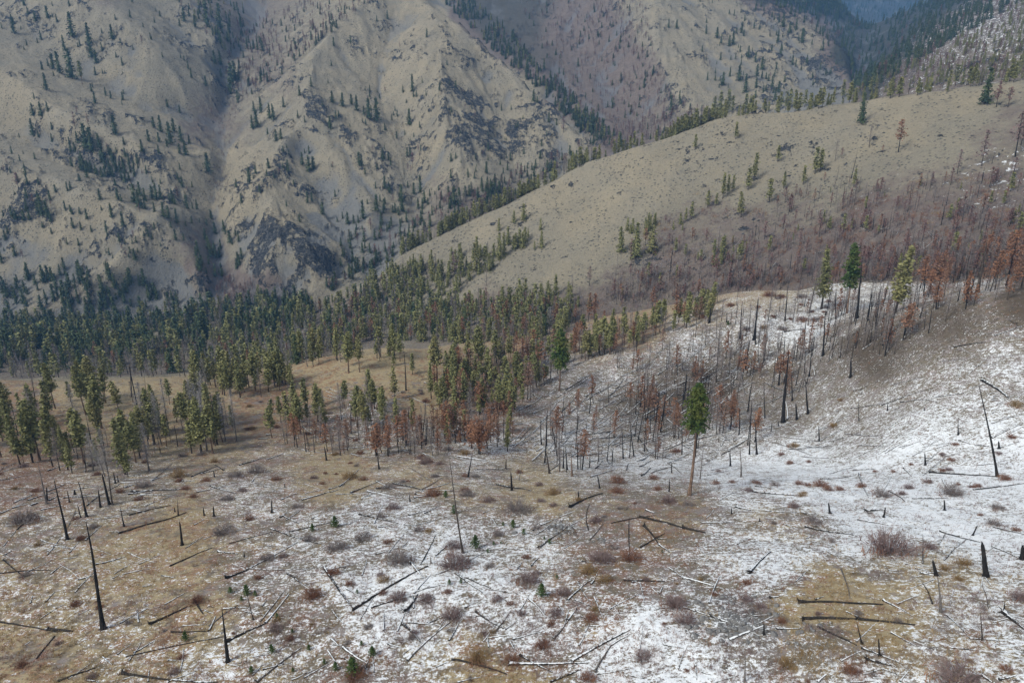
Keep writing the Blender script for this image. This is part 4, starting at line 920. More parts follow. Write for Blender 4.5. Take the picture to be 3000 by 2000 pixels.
for t in IND:
    k, x, y, z, H, place, hand, u, v = t
    size = 'tall ' if H > 17 else ('small ' if H < 9.5 else '')
    third = ''
    ul = [q[7] for q in IND if q[5] == place]
    lo, hi = min(ul), max(ul)
    if hi - lo > 120: third = ' (left part)' if u < lo + (hi - lo) / 3 else (' (right part)' if u > hi - (hi - lo) / 3 else ' (middle)')
    g = GRP[NAME[k]] + ' ' + place
    lb = (size + LOOK[k] + ' ' + place).strip()
    if third: lb += {' (left part)': ', left part', ' (right part)': ', right part', ' (middle)': ', middle part'}[third]
    recs.append(dict(label=lb, u=u, group=g, t=t))
settle(recs)
print('long', {r['label'] for r in recs if len(r['label'].split()) > 16})
for r in recs:
    k, x, y, z, H, place, hand, u, v = r['t']
    bushy = hand and k == 'rust' and place == 'at the snowy hill foot'
    place_tree(k, x, y, z, H, r['label'], r['group'], RG_, wid=1.9 if bushy else 1.0, var=3 if bushy else None, lean=(RG_.normal(0, .035), RG_.normal(0, .035)) if k != 'snag' else (RG_.normal(0, .06), RG_.normal(0, .06)))
STL = {'conifer_tree': ('distant_conifers', 'distant green conifers scattered over the far mountains and valley forest'), 'dead_conifer': ('distant_dead_conifers', 'distant reddish dead conifers on the far burnt slopes'),
       'bare_dead_tree': ('distant_bare_trees', 'distant bare grey trees on the far burnt slopes'), 'burnt_snag': ('distant_burnt_snags', 'small distant burnt snags on the hill and burnt slope')}
for nm, (on, lb) in STL.items():
    if REST.get(nm): merged(on, [(t[0], t[1], t[2], t[3], t[4], int(i * 13 + 5)) for i, t in enumerate(REST[nm])], lb)
print('trees placed', len(C.objects), time.time() - T0)

# ------------------------------------------------------------------ foreground snags, stubs and stumps, one by one
def pts_(tile, txt):
    out = []
    for w in txt.split(','):
        q = w.split(); ox, oy = ZO[tile]
        n = [float(k) for k in q if k[0] in '-.0123456789']; tx = [k for k in q if k[0] not in '-.0123456789']
        out.append((n[0] / 3 + ox, n[1] / 3 + oy, n[2] / 3 + ox, n[3] / 3 + oy, n[4] if len(n) > 4 else 1.0, tx[0] if tx else 'char'))
    return out
# base x y, top x y, thickness in tile units, wood
SN = (pts_(7, '712 1195 593 460 30,465 580 372 165 19,598 425 540 180 17,755 340 705 135 18,775 340 735 50 12 bark_dark,1570 1420 1530 1060 26,1255 620 1238 458 17,855 490 826 348 11,1228 418 1222 312 9,1408 415 1400 360 11,1474 420 1470 352 14,1873 395 1872 313 14,692 358 676 240 13,557 430 535 342 8,1683 700 1680 662 9,1205 390 1203 360 8,322 335 262 60 13 grey_wood,325 315 320 222 12,516 272 512 240 16,1745 1130 1690 900 7,1545 105 1470 60 7,2250 35 2235 -60 12,1478 150 1472 110 10,1963 225 1960 195 9,795 195 783 120 11,815 185 810 140 8,480 325 462 245 9 bark_dark,612 330 575 240 5 grey_wood')
 + pts_(8, '838 672 742 0 16 bark_dark,1176 243 1168 120 18,873 150 903 -10 14,474 320 470 267 9,478 755 480 695 10,618 745 616 700 13 grey_wood,1635 302 1634 248 14,1133 95 1136 30 11,2258 250 2260 165 11,2276 122 2277 50 9,1780 228 1766 135 12,262 95 248 -40 12,1223 172 1250 45 6 grey_wood,1435 125 1410 -20 15 bark_dark,1590 145 1582 -30 15 bark_red,1530 90 1532 -60 13,1556 100 1545 -70 12,1665 60 1667 -10 8,1710 85 1716 -20 9,1775 45 1775 -30 7,1866 40 1868 -40 8,1940 25 1938 -40 6')
 + pts_(9, '2092 835 2063 598 34,1747 830 1722 722 24,2338 718 2345 620 28,1385 428 1397 360 13,1805 380 1803 310 14,2065 1275 2050 1080 11 bark_dark,1237 1302 1195 1130 12,1356 1382 1350 1262 13,427 1568 432 1330 13 grey_wood,560 1235 558 1160 15,336 405 337 365 10,1015 402 1005 330 16,1998 552 2030 485 11,1672 68 1668 -15 12,828 1140 830 1105 12,403 150 395 -60 12 grey_wood,330 75 325 -30 13,120 165 145 -90 9 grey_wood,530 455 530 430 8,1780 1080 1757 840 20 grey_wood,2170 148 2040 -488 16')
 + pts_(6, '490 770 523 485 17,397 762 412 505 13,185 655 190 555 14,705 640 722 400 12,303 650 305 580 8,967 880 985 560 16,692 1340 730 850 26,865 1280 845 1040 16,787 1320 778 1210 16,1157 1030 1158 905 16,512 1560 495 1320 15,1200 625 1237 250 19,2030 450 2100 90 22 bark_dark,1900 1425 1898 1310 9,1412 1260 1413 1215 10,942 1470 938 1365 10,460 1560 475 1180 10,567 1310 562 1060 8,610 1400 614 1345 7,660 1370 658 1330 9,755 1190 750 1010 10,2180 1520 2178 1470 14,1665 1260 1664 1235 7,1215 1330 1212 1180 6'))
u = np.array([q[0] for q in SN]); v = np.array([q[1] for q in SN]); X, Y, Z, OK = cast(u, np.minimum(v, 1566))
srec = []
for i, (u0, v0, u1, v1, th, wd) in enumerate(SN):
    if not OK[i]: continue
    d = math.sqrt(X[i] ** 2 + Y[i] ** 2 + Z[i] ** 2); Lp = math.hypot(u1 - u0, v1 - v0)
    p0 = np.array([X[i], Y[i], Z[i]]); p1 = np.array(P(u1, v1, Y[i])); H = np.linalg.norm(p1 - p0); r = th / 3 * d / FPX * .42
    rng = np.random.default_rng(900 + i)
    k = 10 if Lp > 60 else 7; n = 12 if Lp > 60 else 6; t = np.linspace(0, 1, n); ax = p1 - p0
    ph1, ph2 = rng.uniform(0, 6.28, 2); am = rng.normal(0, .006 * H, (2, 3)) * [1, 1, 0]; pts = ax[None] * t[:, None] + am[0] * np.sin(np.pi * t)[:, None] + .4 * am[1] * np.sin(2 * np.pi * t)[:, None]; pts[0] -= [0, 0, .3]
    slim = H / (2 * r) > 14
    rad = r * (1 - (.80 if slim else .45) * t) * rng.uniform(.9, 1.1, n); rad[0] *= 1.45; rad[1] *= 1.08; rad[-1] *= .35
    e = bpy.data.objects.new('tree_stump' if H < 1.7 else 'burnt_snag', None); C.objects.link(e); e.location = p0; e.empty_display_size = .3
    mb = MB(); mb.tube(pts, rad, k)
    # splintered top and root flare
    q = pts[-1]; sp = 5; a = rng.uniform(0, 6.28, sp); b0 = pts[-2] + np.stack([np.cos(a), np.sin(a), 0 * a], 1) * rad[-2] * .6
    mb.spikes(b0, b0 + ax / H * (rng.uniform(.5, 1.6, sp) * (np.linalg.norm(pts[-1] - pts[-2]) + .1))[:, None], rad[-2] * .35, rng)
    a = np.arange(5) * 1.26 + rng.uniform(0, 1); b0 = np.zeros((5, 3)) + [0, 0, .35]
    mb.spikes(b0, np.stack([np.cos(a), np.sin(a), 0 * a - .25], 1) * r * 3.2, r * .45, rng)
    o = bpy.data.objects.new('trunk', mb.mesh('snag_trunk', M[wd], True)); C.objects.link(o); o.parent = e
    if H > 3.2:
        nb = int(min(46, 5 + H * (2.6 if slim else .8))); z = rng.uniform(.22, .98, nb); bp = pts[0] + ax * z[:, None] * 1.0 + 0; bp = ax[None] * z[:, None]
        a = rng.uniform(0, 6.28, nb); Lb = rng.uniform(.15, 1.3, nb) * (1.15 - z) * min(1.6, H / 8)
        cb = MB(); tip = bp + np.stack([np.cos(a), np.sin(a), rng.uniform(-.5, .35, nb)], 1) * Lb[:, None]
        cb.spikes(bp, tip, .028 if H < 8 else .04, rng); cb.spikes(tip * .4 + bp * .6, tip + rng.normal(0, .3, tip.shape) * Lb[:, None], .016, rng)
        o = bpy.data.objects.new('branches', cb.mesh('snag_branches', M['grey_twig' if wd != 'char' else 'char'])); C.objects.link(o); o.parent = e
    hw = 'tall ' if H > 9 else ('low ' if H < 1.7 else ('short ' if H < 4 else ''))
    lean = ' leaning left' if (p1[0] - p0[0]) / H < -.07 else (' leaning right' if (p1[0] - p0[0]) / H > .07 else '')
    look = hw + {'char': 'charred', 'bark_dark': 'dark brown', 'grey_wood': 'pale grey', 'bark_red': 'reddish'}[wd] + (' stump' if H < 1.7 else (' snag' if slim else ' broken stub')) + lean
    srec.append(dict(label=look + ' ' + near_phrase(u0, v0), u=u0, group='burnt snags and stubs on the near slopes', o=e, cat='stump' if H < 1.7 else 'burnt snag'))
UNI = {0: 'tallest charred snag standing in the tawny grass at lower left'}
settle(srec)
for i, r in enumerate(srec): tag(r['o'], UNI.get(i, r['label']), r['cat'], r['group'])

# ------------------------------------------------------------------ the lone pine, hand-placed
x, y, z, ok = cast([1583], [1137]); d = math.sqrt(x[0] ** 2 + y[0] ** 2 + z[0] ** 2)
NAMEB = 'bright'
def lone_pine():
    rng = np.random.default_rng(5); H = 253 * d / FPX * 1.02
    e = bpy.data.objects.new('pine_tree', None); C.objects.link(e); e.location = (x[0], y[0], z[0])
    tb = MB(); t = np.linspace(0, 1, 14); off = np.stack([.30 * np.sin(t * 4), 0 * t, t * H * .97 - .3 * (t == 0)], 1); tb.tube(off, np.linspace(.42, .05, 14) * np.where(t == 0, 1.4, 1), 12)
    o = bpy.data.objects.new('trunk', tb.mesh('lone_pine_trunk', M['bark_red'], True)); C.objects.link(o); o.parent = e
    cb = MB(); cs = []; A = []; B = []
    for i in range(230):
        u = (i + rng.random()) / 230; tz = .62 + .38 * u
        Lb = 3.05 * (min(1, .62 + 2.6 * u)) * (1 - u ** 2.6) ** .75 * rng.uniform(.45, 1.15) + .25; az = i * 2.399 + rng.uniform(-.5, .5)
        dd = np.array([math.cos(az), math.sin(az), -.22 + .75 * u + rng.uniform(-.15, .15)]); o0 = np.array([0, 0, tz * H]); q = np.linspace(.2, 1, 8)[:, None]
        cs.append(o0 + dd * Lb * q - np.array([0, 0, .22]) * Lb * q ** 2 + rng.normal(0, .13, (8, 3))); A.append(o0); B.append(o0 + dd * Lb)
    cs = np.vstack(cs); cb.leaves(cs, .36, rng, .55, 9); 
    o = bpy.data.objects.new('crown', cb.mesh('lone_pine_crown', M['needles_bright'])); C.objects.link(o); o.parent = e
    bb = MB(); bb.spikes(np.array(A), np.array(B), .05, rng); n = 26; zz = rng.uniform(.2, .6, n) * H; a = rng.uniform(0, 6.28, n); p = np.stack([0 * zz, 0 * zz, zz], 1)
    bb.spikes(p, p + np.stack([np.cos(a), np.sin(a), -.2 + 0 * a], 1) * rng.uniform(.2, 1.0, n)[:, None], .035, rng)
    o = bpy.data.objects.new('branches', bb.mesh('lone_pine_branches', M['bark_dark'])); C.objects.link(o); o.parent = e
    tag(e, 'lone tall green pine with a long bare reddish trunk at the foot of the snow', 'pine tree', 'green conifers')
lone_pine()
def round_rust_tree():
    (x1,), (y1,), (z1,), _ = cast([1100], [1042]); d1 = math.sqrt(x1 ** 2 + y1 ** 2 + z1 ** 2); H = 92 * d1 / FPX
    rng = np.random.default_rng(66); e = bpy.data.objects.new('dead_conifer', None); C.objects.link(e); e.location = (x1, y1, z1)
    tb = MB(); tb.tube([[0, 0, -.3], [.15, 0, H * .5], [0, .1, H * .93]], [.26, .17, .03], 7); tb.tube([[.5, 0, -.3], [.9, .2, H * .35], [1.3, .3, H * .7]], [.16, .11, .03], 6)
    n = 1500; a = rng.uniform(0, 6.28, n); c_ = rng.uniform(-1, 1, n); q = rng.random(n) ** .4; R = H * .30
    lump = 1 + .22 * np.sin(3 * a + 2 * c_) + .15 * np.sin(5 * a - 4 * c_)
    cs = np.stack([np.cos(a) * np.sqrt(1 - c_ ** 2), np.sin(a) * np.sqrt(1 - c_ ** 2), c_ * 1.35], 1) * (q * lump * R)[:, None] + [.2, 0, H * .56]
    cb = MB(); cb.leaves(cs, .42, rng, .8, 3); k = rng.integers(0, n, 90); st = np.stack([0 * cs[k, 0], 0 * cs[k, 0], np.clip(cs[k, 2] - 1.2, .8, H)], 1); cb.spikes(st, cs[k], .05, rng)
    for nm, me in (('trunk', tb.mesh('round_rust_trunk', M['char'], True)), ('crown', cb.mesh('round_rust_crown', M['rust']))):
        o = bpy.data.objects.new(nm, me); C.objects.link(o); o.parent = e
    tag(e, 'round bushy rust-red dead conifer at the left foot of the snowy hill', 'dead conifer', 'red dead conifers')
round_rust_tree()

# ------------------------------------------------------------------ fallen logs
LG = (pts_(7, '820 540 1285 395 1.5,1035 1165 1290 1045 1.2,1560 850 1720 785 1.4,1720 785 2050 600 .8,1700 785 2230 770 .8 g,2240 790 2351 960 1.3,1870 510 2215 615 .8,1990 530 2351 450 .8,1580 610 1880 530 .6,340 1205 500 1215 1.7,0 1150 400 1220 .8,1570 1285 1830 1160 1.3,1830 1160 1990 960 .9,1790 1150 1960 930 .8 g,1440 1210 1485 1110 .7,1180 1220 1440 1215 .7,1340 1000 1400 1095 1,1980 820 2080 890 .9,2080 890 2200 950 .4 g,1770 1565 2070 1330 1.1 g,400 1560 655 1465 1,840 1505 1180 1550 1.2,1180 1550 1500 1565 1,1170 765 1460 640 .9,540 860 640 830 1,660 755 860 700 .9,870 1390 1540 1250 .6,280 380 430 345 .8,890 415 1180 345 .9,600 350 860 180 .6,1950 420 2060 470 1,1930 430 1980 395 .9,2080 310 2330 240 1,500 295 690 280 .9,910 255 1250 235 1.1,1320 150 1490 80 .8,1740 1520 1810 1440 .6 g,1500 665 1640 680 .9,210 350 260 330 1.4,95 330 180 290 .8,1440 1180 1640 1030 .7 g,1540 1060 1720 1050 .6,0 815 350 790 .6,350 820 410 770 .8,880 670 1060 740 .5 g,2280 1265 2330 1310 .8,1600 750 1690 785 .5 g,1650 70 1810 20 1,2100 200 2200 235 .5 g,1280 640 1400 560 .4,720 440 900 400 .5,30 690 80 660 .7,170 1310 210 1280 .4 g,1400 580 1530 540 .4,540 1100 620 1060 .4 g')
 + pts_(8, '80 1070 595 765 1.5,205 1055 520 965 .8,440 1080 525 960 1.2,500 955 615 825 .8 g,385 1215 440 1080 .7 g,420 1165 560 1310 1,455 1415 715 1175 1.1 g,715 1175 780 1120 .7,460 1155 660 1170 .8,0 950 70 1045 .9,780 810 975 950 1,650 695 770 600 .9,545 755 650 550 .6,475 740 560 850 1,910 660 1230 650 .8 g,830 690 1045 683 .6 g,1360 640 1580 480 1.2 g,1370 485 1500 430 .7 g,1500 430 1610 385 .7 g,1575 360 1800 265 1.6,1560 1000 1720 860 1.1,1720 890 1760 820 .9,1460 1270 1560 1140 1.1 g,1560 1140 1620 1055 .9,925 1080 1120 1195 .8,1290 990 1410 1120 .9,1230 1070 1300 950 .6,1310 765 1360 705 .8,1215 785 1240 740 .6,1180 1270 1400 1210 .7,1590 1420 1990 1200 1.2,1860 1310 1980 1240 .8,1745 1495 1860 1310 .9 g,1160 1440 1700 1430 1.2,760 1410 1140 1510 1,1230 1380 1455 1495 .9,1440 1568 1650 1475 .8,10 1325 180 1435 1.1,0 1395 60 1420 .9,180 250 370 290 .8,500 295 670 265 1,350 195 570 245 1,120 410 390 470 1,1070 205 1310 245 1.2,800 10 1045 50 1.1,920 100 1180 100 .8,2070 145 2190 10 1.2,2060 430 2351 500 1.7,2085 490 2190 620 1.3,2190 620 2260 670 1,1940 865 2230 870 1,1860 470 2170 415 .8,1850 1060 2050 960 .5,680 815 920 725 .6 g,600 1020 640 980 .6,290 1210 290 1100 .9 g,320 1300 410 1325 .7,1610 1000 1720 1040 .6,1500 1040 1530 1090 .6,980 400 1060 365 .6,1680 1220 1710 1150 .5 g,1760 1510 1990 1470 .6,2100 380 2160 400 1.1,2180 580 2240 575 .7,430 480 490 483 .9,1560 490 1700 420 .5 g,1320 520 1400 470 .6,1880 1090 2000 1080 .6,2190 960 2215 905 .8 g')
 + pts_(9, '1700 120 2170 150 1.2,490 255 800 280 1.3,1340 290 1480 55 1 g,1215 130 1280 290 1,1520 90 1575 145 .9,1420 250 1530 320 .8,1580 300 1830 295 .9,1790 170 1870 280 .9,2000 240 2351 195 .9,1200 445 1410 480 .9,840 495 1180 550 .9,570 385 820 395 .8,820 395 1000 425 .7,130 465 360 460 .7,0 505 155 535 1.6,370 360 470 380 1.2,455 815 605 665 1.5,0 845 210 900 1,800 1015 1380 1030 1.2,830 1130 1200 1130 1.5,1200 1130 1600 1170 1.1,320 1275 560 1175 1.2,0 1050 190 1110 .9,190 1110 340 1160 1.1,930 1185 1200 1310 1,1230 1330 1520 1440 .8,1265 1410 1440 1450 1.2,1090 1420 1230 1350 .6 g,600 985 680 970 1,1770 525 2050 600 .9,2130 630 2330 720 .9,2140 495 2351 545 .9,1640 815 1740 830 1.1,2210 1090 2351 1200 1.9,1850 1330 2030 1340 .7,250 315 400 240 .7 g,950 165 1180 140 .6,1170 105 1330 95 .9,930 1568 990 1510 1.1 g,1260 390 1380 375 1.3,580 435 690 440 .6,500 215 620 230 .8,2180 1550 2300 1515 .8,2060 1520 2130 1568 1.2,130 1495 190 1510 .6,200 105 320 80 .7,1000 670 1120 720 .6,1380 1000 1500 1060 .8,1600 780 1700 800 .6')
 + pts_(6, '2060 1055 2245 1175 2.6,1350 1560 1570 1410 1 g,700 1440 930 1465 1 g,1000 1475 1210 1415 1 g,370 1250 590 1200 .7,1430 1085 1660 1030 .6,1500 1205 1760 1205 .7,1740 1170 1940 1140 .9,1370 1225 1730 1105 .7,2130 1450 2351 1345 .9,1900 1465 1980 1490 .9,2010 1500 2110 1505 1,2150 745 2351 675 1,1870 825 2090 790 1.2,700 720 850 695 1.4,880 680 1010 660 1.2,1240 840 1360 760 .9,570 1070 830 1165 .9,600 1200 880 1070 .8,180 1320 300 1375 1.1,300 1360 500 1390 1,0 1385 180 1395 .9,80 1420 300 1430 .7,720 1320 702 1180 1.2 g,430 1150 400 950 1.1 g,910 1020 895 950 .9 g,1380 560 1600 440 .6 g,0 1500 120 1560 1,200 1530 380 1535 .8,640 1380 760 1330 .7,2200 1310 2300 1300 .6,1220 1500 1420 1510 .6'))
def extra_logs(n, poly, ang, sd, lo, hi, th):
    rng = np.random.default_rng(n); out = []
    p = np.array(poly, float); a, b = p.min(0), p.max(0)
    while len(out) < n:
        u, v = rng.uniform(a[0], b[0]), rng.uniform(a[1], b[1])
        if not inpoly(np.array([u]), np.array([v]), poly)[0]: continue
        t = math.radians(rng.normal(ang, sd)); l = rng.uniform(lo, hi) / 2
        out.append((u - l * math.cos(t), v - l * math.sin(t), u + l * math.cos(t), v + l * math.sin(t), th * rng.uniform(.6, 1.2), 'g' if rng.random() < .35 else 'char'))
    return out
HILL = [(1150, 960), (1290, 865), (1560, 775), (1700, 800), (1740, 950), (1700, 1050), (1400, 1060), (1200, 1040)]
LG2 = (extra_logs(230, HILL, -25, 17, 26, 90, .85) + extra_logs(26, [(1250, 1000), (1750, 960), (1900, 1050), (1700, 1090), (1300, 1080)], 4, 28, 40, 110, .8)
       + extra_logs(60, [(620, 900), (1100, 860), (1180, 960), (1000, 1050), (600, 1050)], 5, 20, 20, 60, .7) + extra_logs(60, [(0, 1060), (600, 1080), (1100, 1090), (1000, 1200), (0, 1200)], -12, 22, 30, 80, .7)
       + extra_logs(70, [(1750, 960), (2352, 760), (2352, 1080), (1900, 1090)], -14, 20, 25, 80, .6) + extra_logs(60, [(1450, 600), (1900, 480), (2300, 470), (2300, 620), (1500, 650)], -10, 35, 14, 40, .5)
       + extra_logs(190, [(0, 1180), (2352, 1180), (2352, 1568), (0, 1568)], -15, 38, 18, 75, .6) + extra_logs(20, [(1650, 700), (1900, 670), (2100, 690), (1800, 760)], -18, 12, 18, 50, .6))
lrec = []
for i, (u0, v0, u1, v1, th, wd) in enumerate(LG + LG2):
    hand = i < len(LG); rng = np.random.default_rng(5000 + i)
    n = 9 if hand else 5; t = np.linspace(0, 1, n); bow = rng.normal(0, .03) * math.hypot(u1 - u0, v1 - v0)
    (xa, xb), (ya, yb), _, okk = [np.asarray(q) for q in cast([u0, u1], np.minimum([v0, v1], 1567))]
    if not okk.all(): continue
    Lw = math.hypot(xb - xa, yb - ya)
    if Lw > 26 or Lw < .8:
        if Lw > 26: xb, yb = xa + (xb - xa) * 22 / Lw, ya + (yb - ya) * 22 / Lw; Lw = 22
        else: continue
    x = xa + (xb - xa) * t; y = ya + (yb - ya) * t; nx, ny = -(yb - ya) / Lw, (xb - xa) / Lw; bw = rng.normal(0, .018) * Lw * np.sin(np.pi * t); x = x + nx * bw; y = y + ny * bw
    r0 = (.155 * th if hand else .15 * th) * (1.15 if ya > 140 else 1); rad = r0 * (1 - .55 * t) * rng.uniform(.93, 1.07, n) + .02; rad[0] *= rng.choice([1.0, 1.5])
    zg = height(x, y); zl = np.linspace(zg[0], zg[-1], n); zz = np.maximum(zg, zl * .6 + zg * .4) + rad * .75
    c = np.array([x[n // 2], y[n // 2], zz[n // 2]]); pts = np.stack([x, y, zz], 1) - c
    qi, qj = tidx(c[0], c[1]); dry = K1[int(qi + .5), int(qj + .5), 0] < (.46 if c[1] < 150 else .22)
    mb = MB(); mb.tube(pts, rad, 8 if hand else 6)
    if hand and th >= 1.1:      # torn root plate
        a = rng.uniform(0, 6.28, 9); rd = np.array([nx, ny, 0]) * np.cos(a)[:, None] + np.array([0, 0, 1.0]) * np.sin(a)[:, None]; ax_ = (pts[0] - pts[1]) / np.linalg.norm(pts[1] - pts[0])
        mb.spikes(np.repeat(pts[:1], 9, 0), pts[0] + rd * rad[0] * rng.uniform(1.6, 3.2, 9)[:, None] + ax_ * rng.uniform(.1, .5, 9)[:, None], rad[0] * .35, rng)
    nb = int(rng.integers(2, 9)); k = rng.integers(1, n - 1, nb); a = rng.uniform(0, 6.28, nb); hor = np.array([nx, ny, 0])
    tp = pts[k] + (np.cos(a)[:, None] * hor + np.abs(np.sin(a))[:, None] * np.array([0, 0, 1.0])) * rng.uniform(.2, 1.0, nb)[:, None] * min(1.4, Lw / 6)
    mb.spikes(pts[k], tp, .03, rng)
    o = bpy.data.objects.new('fallen_log', mb.mesh('fallen_log', M['grey_wood' if wd == 'g' and dry else ('char_log' if dry else ('log_grey' if wd == 'g' else 'log_char'))], True)); C.objects.link(o); o.location = c
    um, vm = (u0 + u1) / 2, (v0 + v1) / 2
    sl = (v0 - v1) * (1 if u1 > u0 else -1) / (abs(u1 - u0) + 1e-3)
    tilt = ' lying level' if abs(sl) < .18 else (' pointing uphill' if abs(sl) > 1.6 else (' rising rightward' if sl > 0 else ' dropping rightward'))
    lw = 'long ' if Lw > 10 else ('short ' if Lw < 3.5 else '')
    tk = 'thick ' if th >= 1.4 else ('thin ' if th < .75 else '')
    lrec.append(dict(label=lw + tk + ('grey' if wd == 'g' else 'charred') + ' log' + tilt + ' ' + near_phrase(um, vm), u=um, group='fallen logs on the burnt slopes', o=o, sz=Lw * th / ya, v=vm))
lrec.sort(key=lambda r: -r['sz'])
over = lrec[300:]; lrec = lrec[:300]
if over:      # past three hundred: the smallest go into one object
    vs, fs, mi, n = [], [], [], 0
    for r in over:
        me = r['o'].data; co = np.empty(len(me.vertices) * 3, np.float32); me.vertices.foreach_get('co', co); co = co.reshape(-1, 3) + np.array(r['o'].location, np.float32)
        f = np.array([list(p.vertices) + ([p.vertices[2]] if len(p.vertices) == 3 else []) for p in me.polygons]); vs.append(co); fs.append(f + n); n += len(co)
        mi.append(np.full(len(f), 0 if 'char' in me.materials[0].name else 1)); bpy.data.objects.remove(r['o'])
    o = bpy.data.objects.new('small_fallen_logs', to_mesh('small_fallen_logs', np.vstack(vs), np.vstack(fs), [M['log_char'], M['log_grey']], True, np.concatenate(mi))); C.objects.link(o); tag(o, 'litter of the smallest fallen logs on the burnt slopes', kind='stuff')
settle(lrec)
for r in lrec: tag(r['o'], r['label'], 'log', r['group'])

# ------------------------------------------------------------------ shrubs
def shrub_parts(seed, kind):
    rng = np.random.default_rng(seed); n = 150
    a = rng.uniform(0, 6.28, n); el = rng.uniform(.25, 1.45, n); Lb = rng.uniform(.65, 1.1, n) * (1.15 - .25 * np.cos(el))
    b0 = np.stack([np.cos(a) * rng.uniform(0, .35, n), np.sin(a) * rng.uniform(0, .35, n), 0 * a - .05], 1)
    d = np.stack([np.cos(a) * np.cos(el), np.sin(a) * np.cos(el), np.sin(el) * .9], 1); mid_ = b0 + d * Lb[:, None] * .55
    mb = MB(); mb.spikes(b0, mid_ + d * .1, .012, rng); tips = b0 + d * Lb[:, None]
    for _ in range(4):
        q = rng.uniform(.35, .8, n)[:, None]; s0 = b0 + d * Lb[:, None] * q
        mb.spikes(s0, tips + rng.normal(0, .17, (n, 3)), .0075, rng)
    mb.leaves(b0 + d * (Lb * rng.uniform(.3, .9, n))[:, None], .06, rng, .8, 3)
    gb = MB(); m = 110; a = rng.uniform(0, 6.28, m); rr = np.sqrt(rng.random(m)) * 1.15; g0 = np.stack([np.cos(a) * rr, np.sin(a) * rr, 0 * a - .05], 1)
    gb.spikes(g0, g0 + rng.normal(0, .16, (m, 3)) + [0, 0, .34], .022, rng)
    st = {'p': 'stem_purple', 'r': 'stem_rust', 'g': 'stem_gold', 'd': 'brown_twig'}[kind]; bs = {'p': 'stem_rust', 'r': 'stem_rust', 'g': 'stem_rust', 'd': 'stem_rust'}[kind]
    return mb.mesh('shrub_stems', M[st]), gb.mesh('shrub_base', M[bs])
SHV = {(k, i): shrub_parts(40 + i * 4 + 'prgd'.index(k), k) for k in 'prgd' for i in range(3)}
# centre x, base y, width, kind
SH = [(8, '765 1120 160 p,1290 880 150 p,1215 390 190 d,1790 730 170 p,2000 720 160 r,1720 1140 110 r,395 740 180 d,390 990 120 p,290 870 90 g,150 580 130 d,320 230 90 d,50 160 110 g,580 60 100 p,1455 270 95 g,1900 190 110 r,2150 165 70 r,2180 240 60 r,1900 260 100 r,1700 810 130 g,1810 870 110 g,1470 1100 100 p,780 640 120 p,780 770 200 p,525 520 70 d,600 530 60 g,320 605 70 r,630 280 130 r,860 280 100 d,360 370 90 p,265 430 70 d,1180 1430 110 r,950 1400 140 g,1070 1000 90 p,580 1000 110 p,1080 550 80 d,1700 1550 120 r,60 890 60 r,100 1540 130 r,1530 960 110 p,2080 1400 120 p,2300 1040 160 p,1390 1320 120 r,730 950 60 r,1360 210 60 p,1010 320 90 p,1750 460 90 p,2250 330 110 p,1460 350 60 p,150 170 60 r,640 150 60 d,850 250 70 r,1020 770 70 d,1270 710 60 r,1340 820 70 p'),
      (9, '1430 680 290 p,900 465 110 d,725 1450 120 g,1160 1500 110 r,40 345 80 d,1890 1560 260 p,2330 1000 120 p,1370 280 110 d,1860 270 150 d,2140 480 80 d,2300 520 50 r,950 215 100 r,1080 240 60 r,860 210 50 r,800 200 60 r,1690 640 90 p,820 280 60 g,740 60 50 r,2170 370 70 d,1940 750 90 g,20 1150 160 p,1230 220 60 r,1560 230 60 p,1690 190 60 p,500 190 50 r,640 210 60 d,2220 170 70 r,770 360 70 p,230 200 60 r,440 1010 90 p,1000 240 60 r,2230 1480 70 r,540 1050 80 p'),
      (7, '2320 650 130 d,160 460 130 d,985 220 90 d,1540 540 130 d,1560 310 80 d,1760 120 110 d,1620 150 90 d,2150 980 140 r,2130 590 80 d,1360 1010 90 r,2300 820 90 r,1280 235 60 r,1840 720 90 d,2050 360 70 d,1720 445 70 r,1780 850 60 r,2220 200 40 r,1220 150 110 g,1330 290 50 r,960 310 60 r,1950 700 60 p,1670 250 60 p,640 500 60 d,1250 1400 60 r,1900 1200 90 p,2000 1270 60 r,1200 1500 80 p,1900 170 60 r'),
      (6, '830 640 70 r,600 470 80 r,680 480 60 r,440 700 60 d,560 690 50 g,820 480 60 d,915 640 70 d,150 620 60 r,330 540 60 r,1090 1190 40 g,1040 1370 60 g,770 1510 70 g,2300 1230 80 g,690 700 60 d'),
      (5, '1100 1240 160 r,730 1530 70 d,850 1560 80 g,2310 1545 70 r,580 1200 60 r,1290 1040 60 r,990 1040 80 r,130 1560 60 r')]
UC = {'p': 'purple-grey leafless shrub', 'r': 'rust-coloured shrub', 'g': 'golden-brown bushy shrub', 'd': 'brown twiggy shrub'}
hrec = []
allsh = []
for tile, txt in SH:
    for w in txt.split(','):
        q = w.split(); allsh.append((float(q[0]) / 3 + ZO[tile][0], float(q[1]) / 3 + ZO[tile][1], float(q[2]) / 3, q[3], 1))
rng = np.random.default_rng(77)
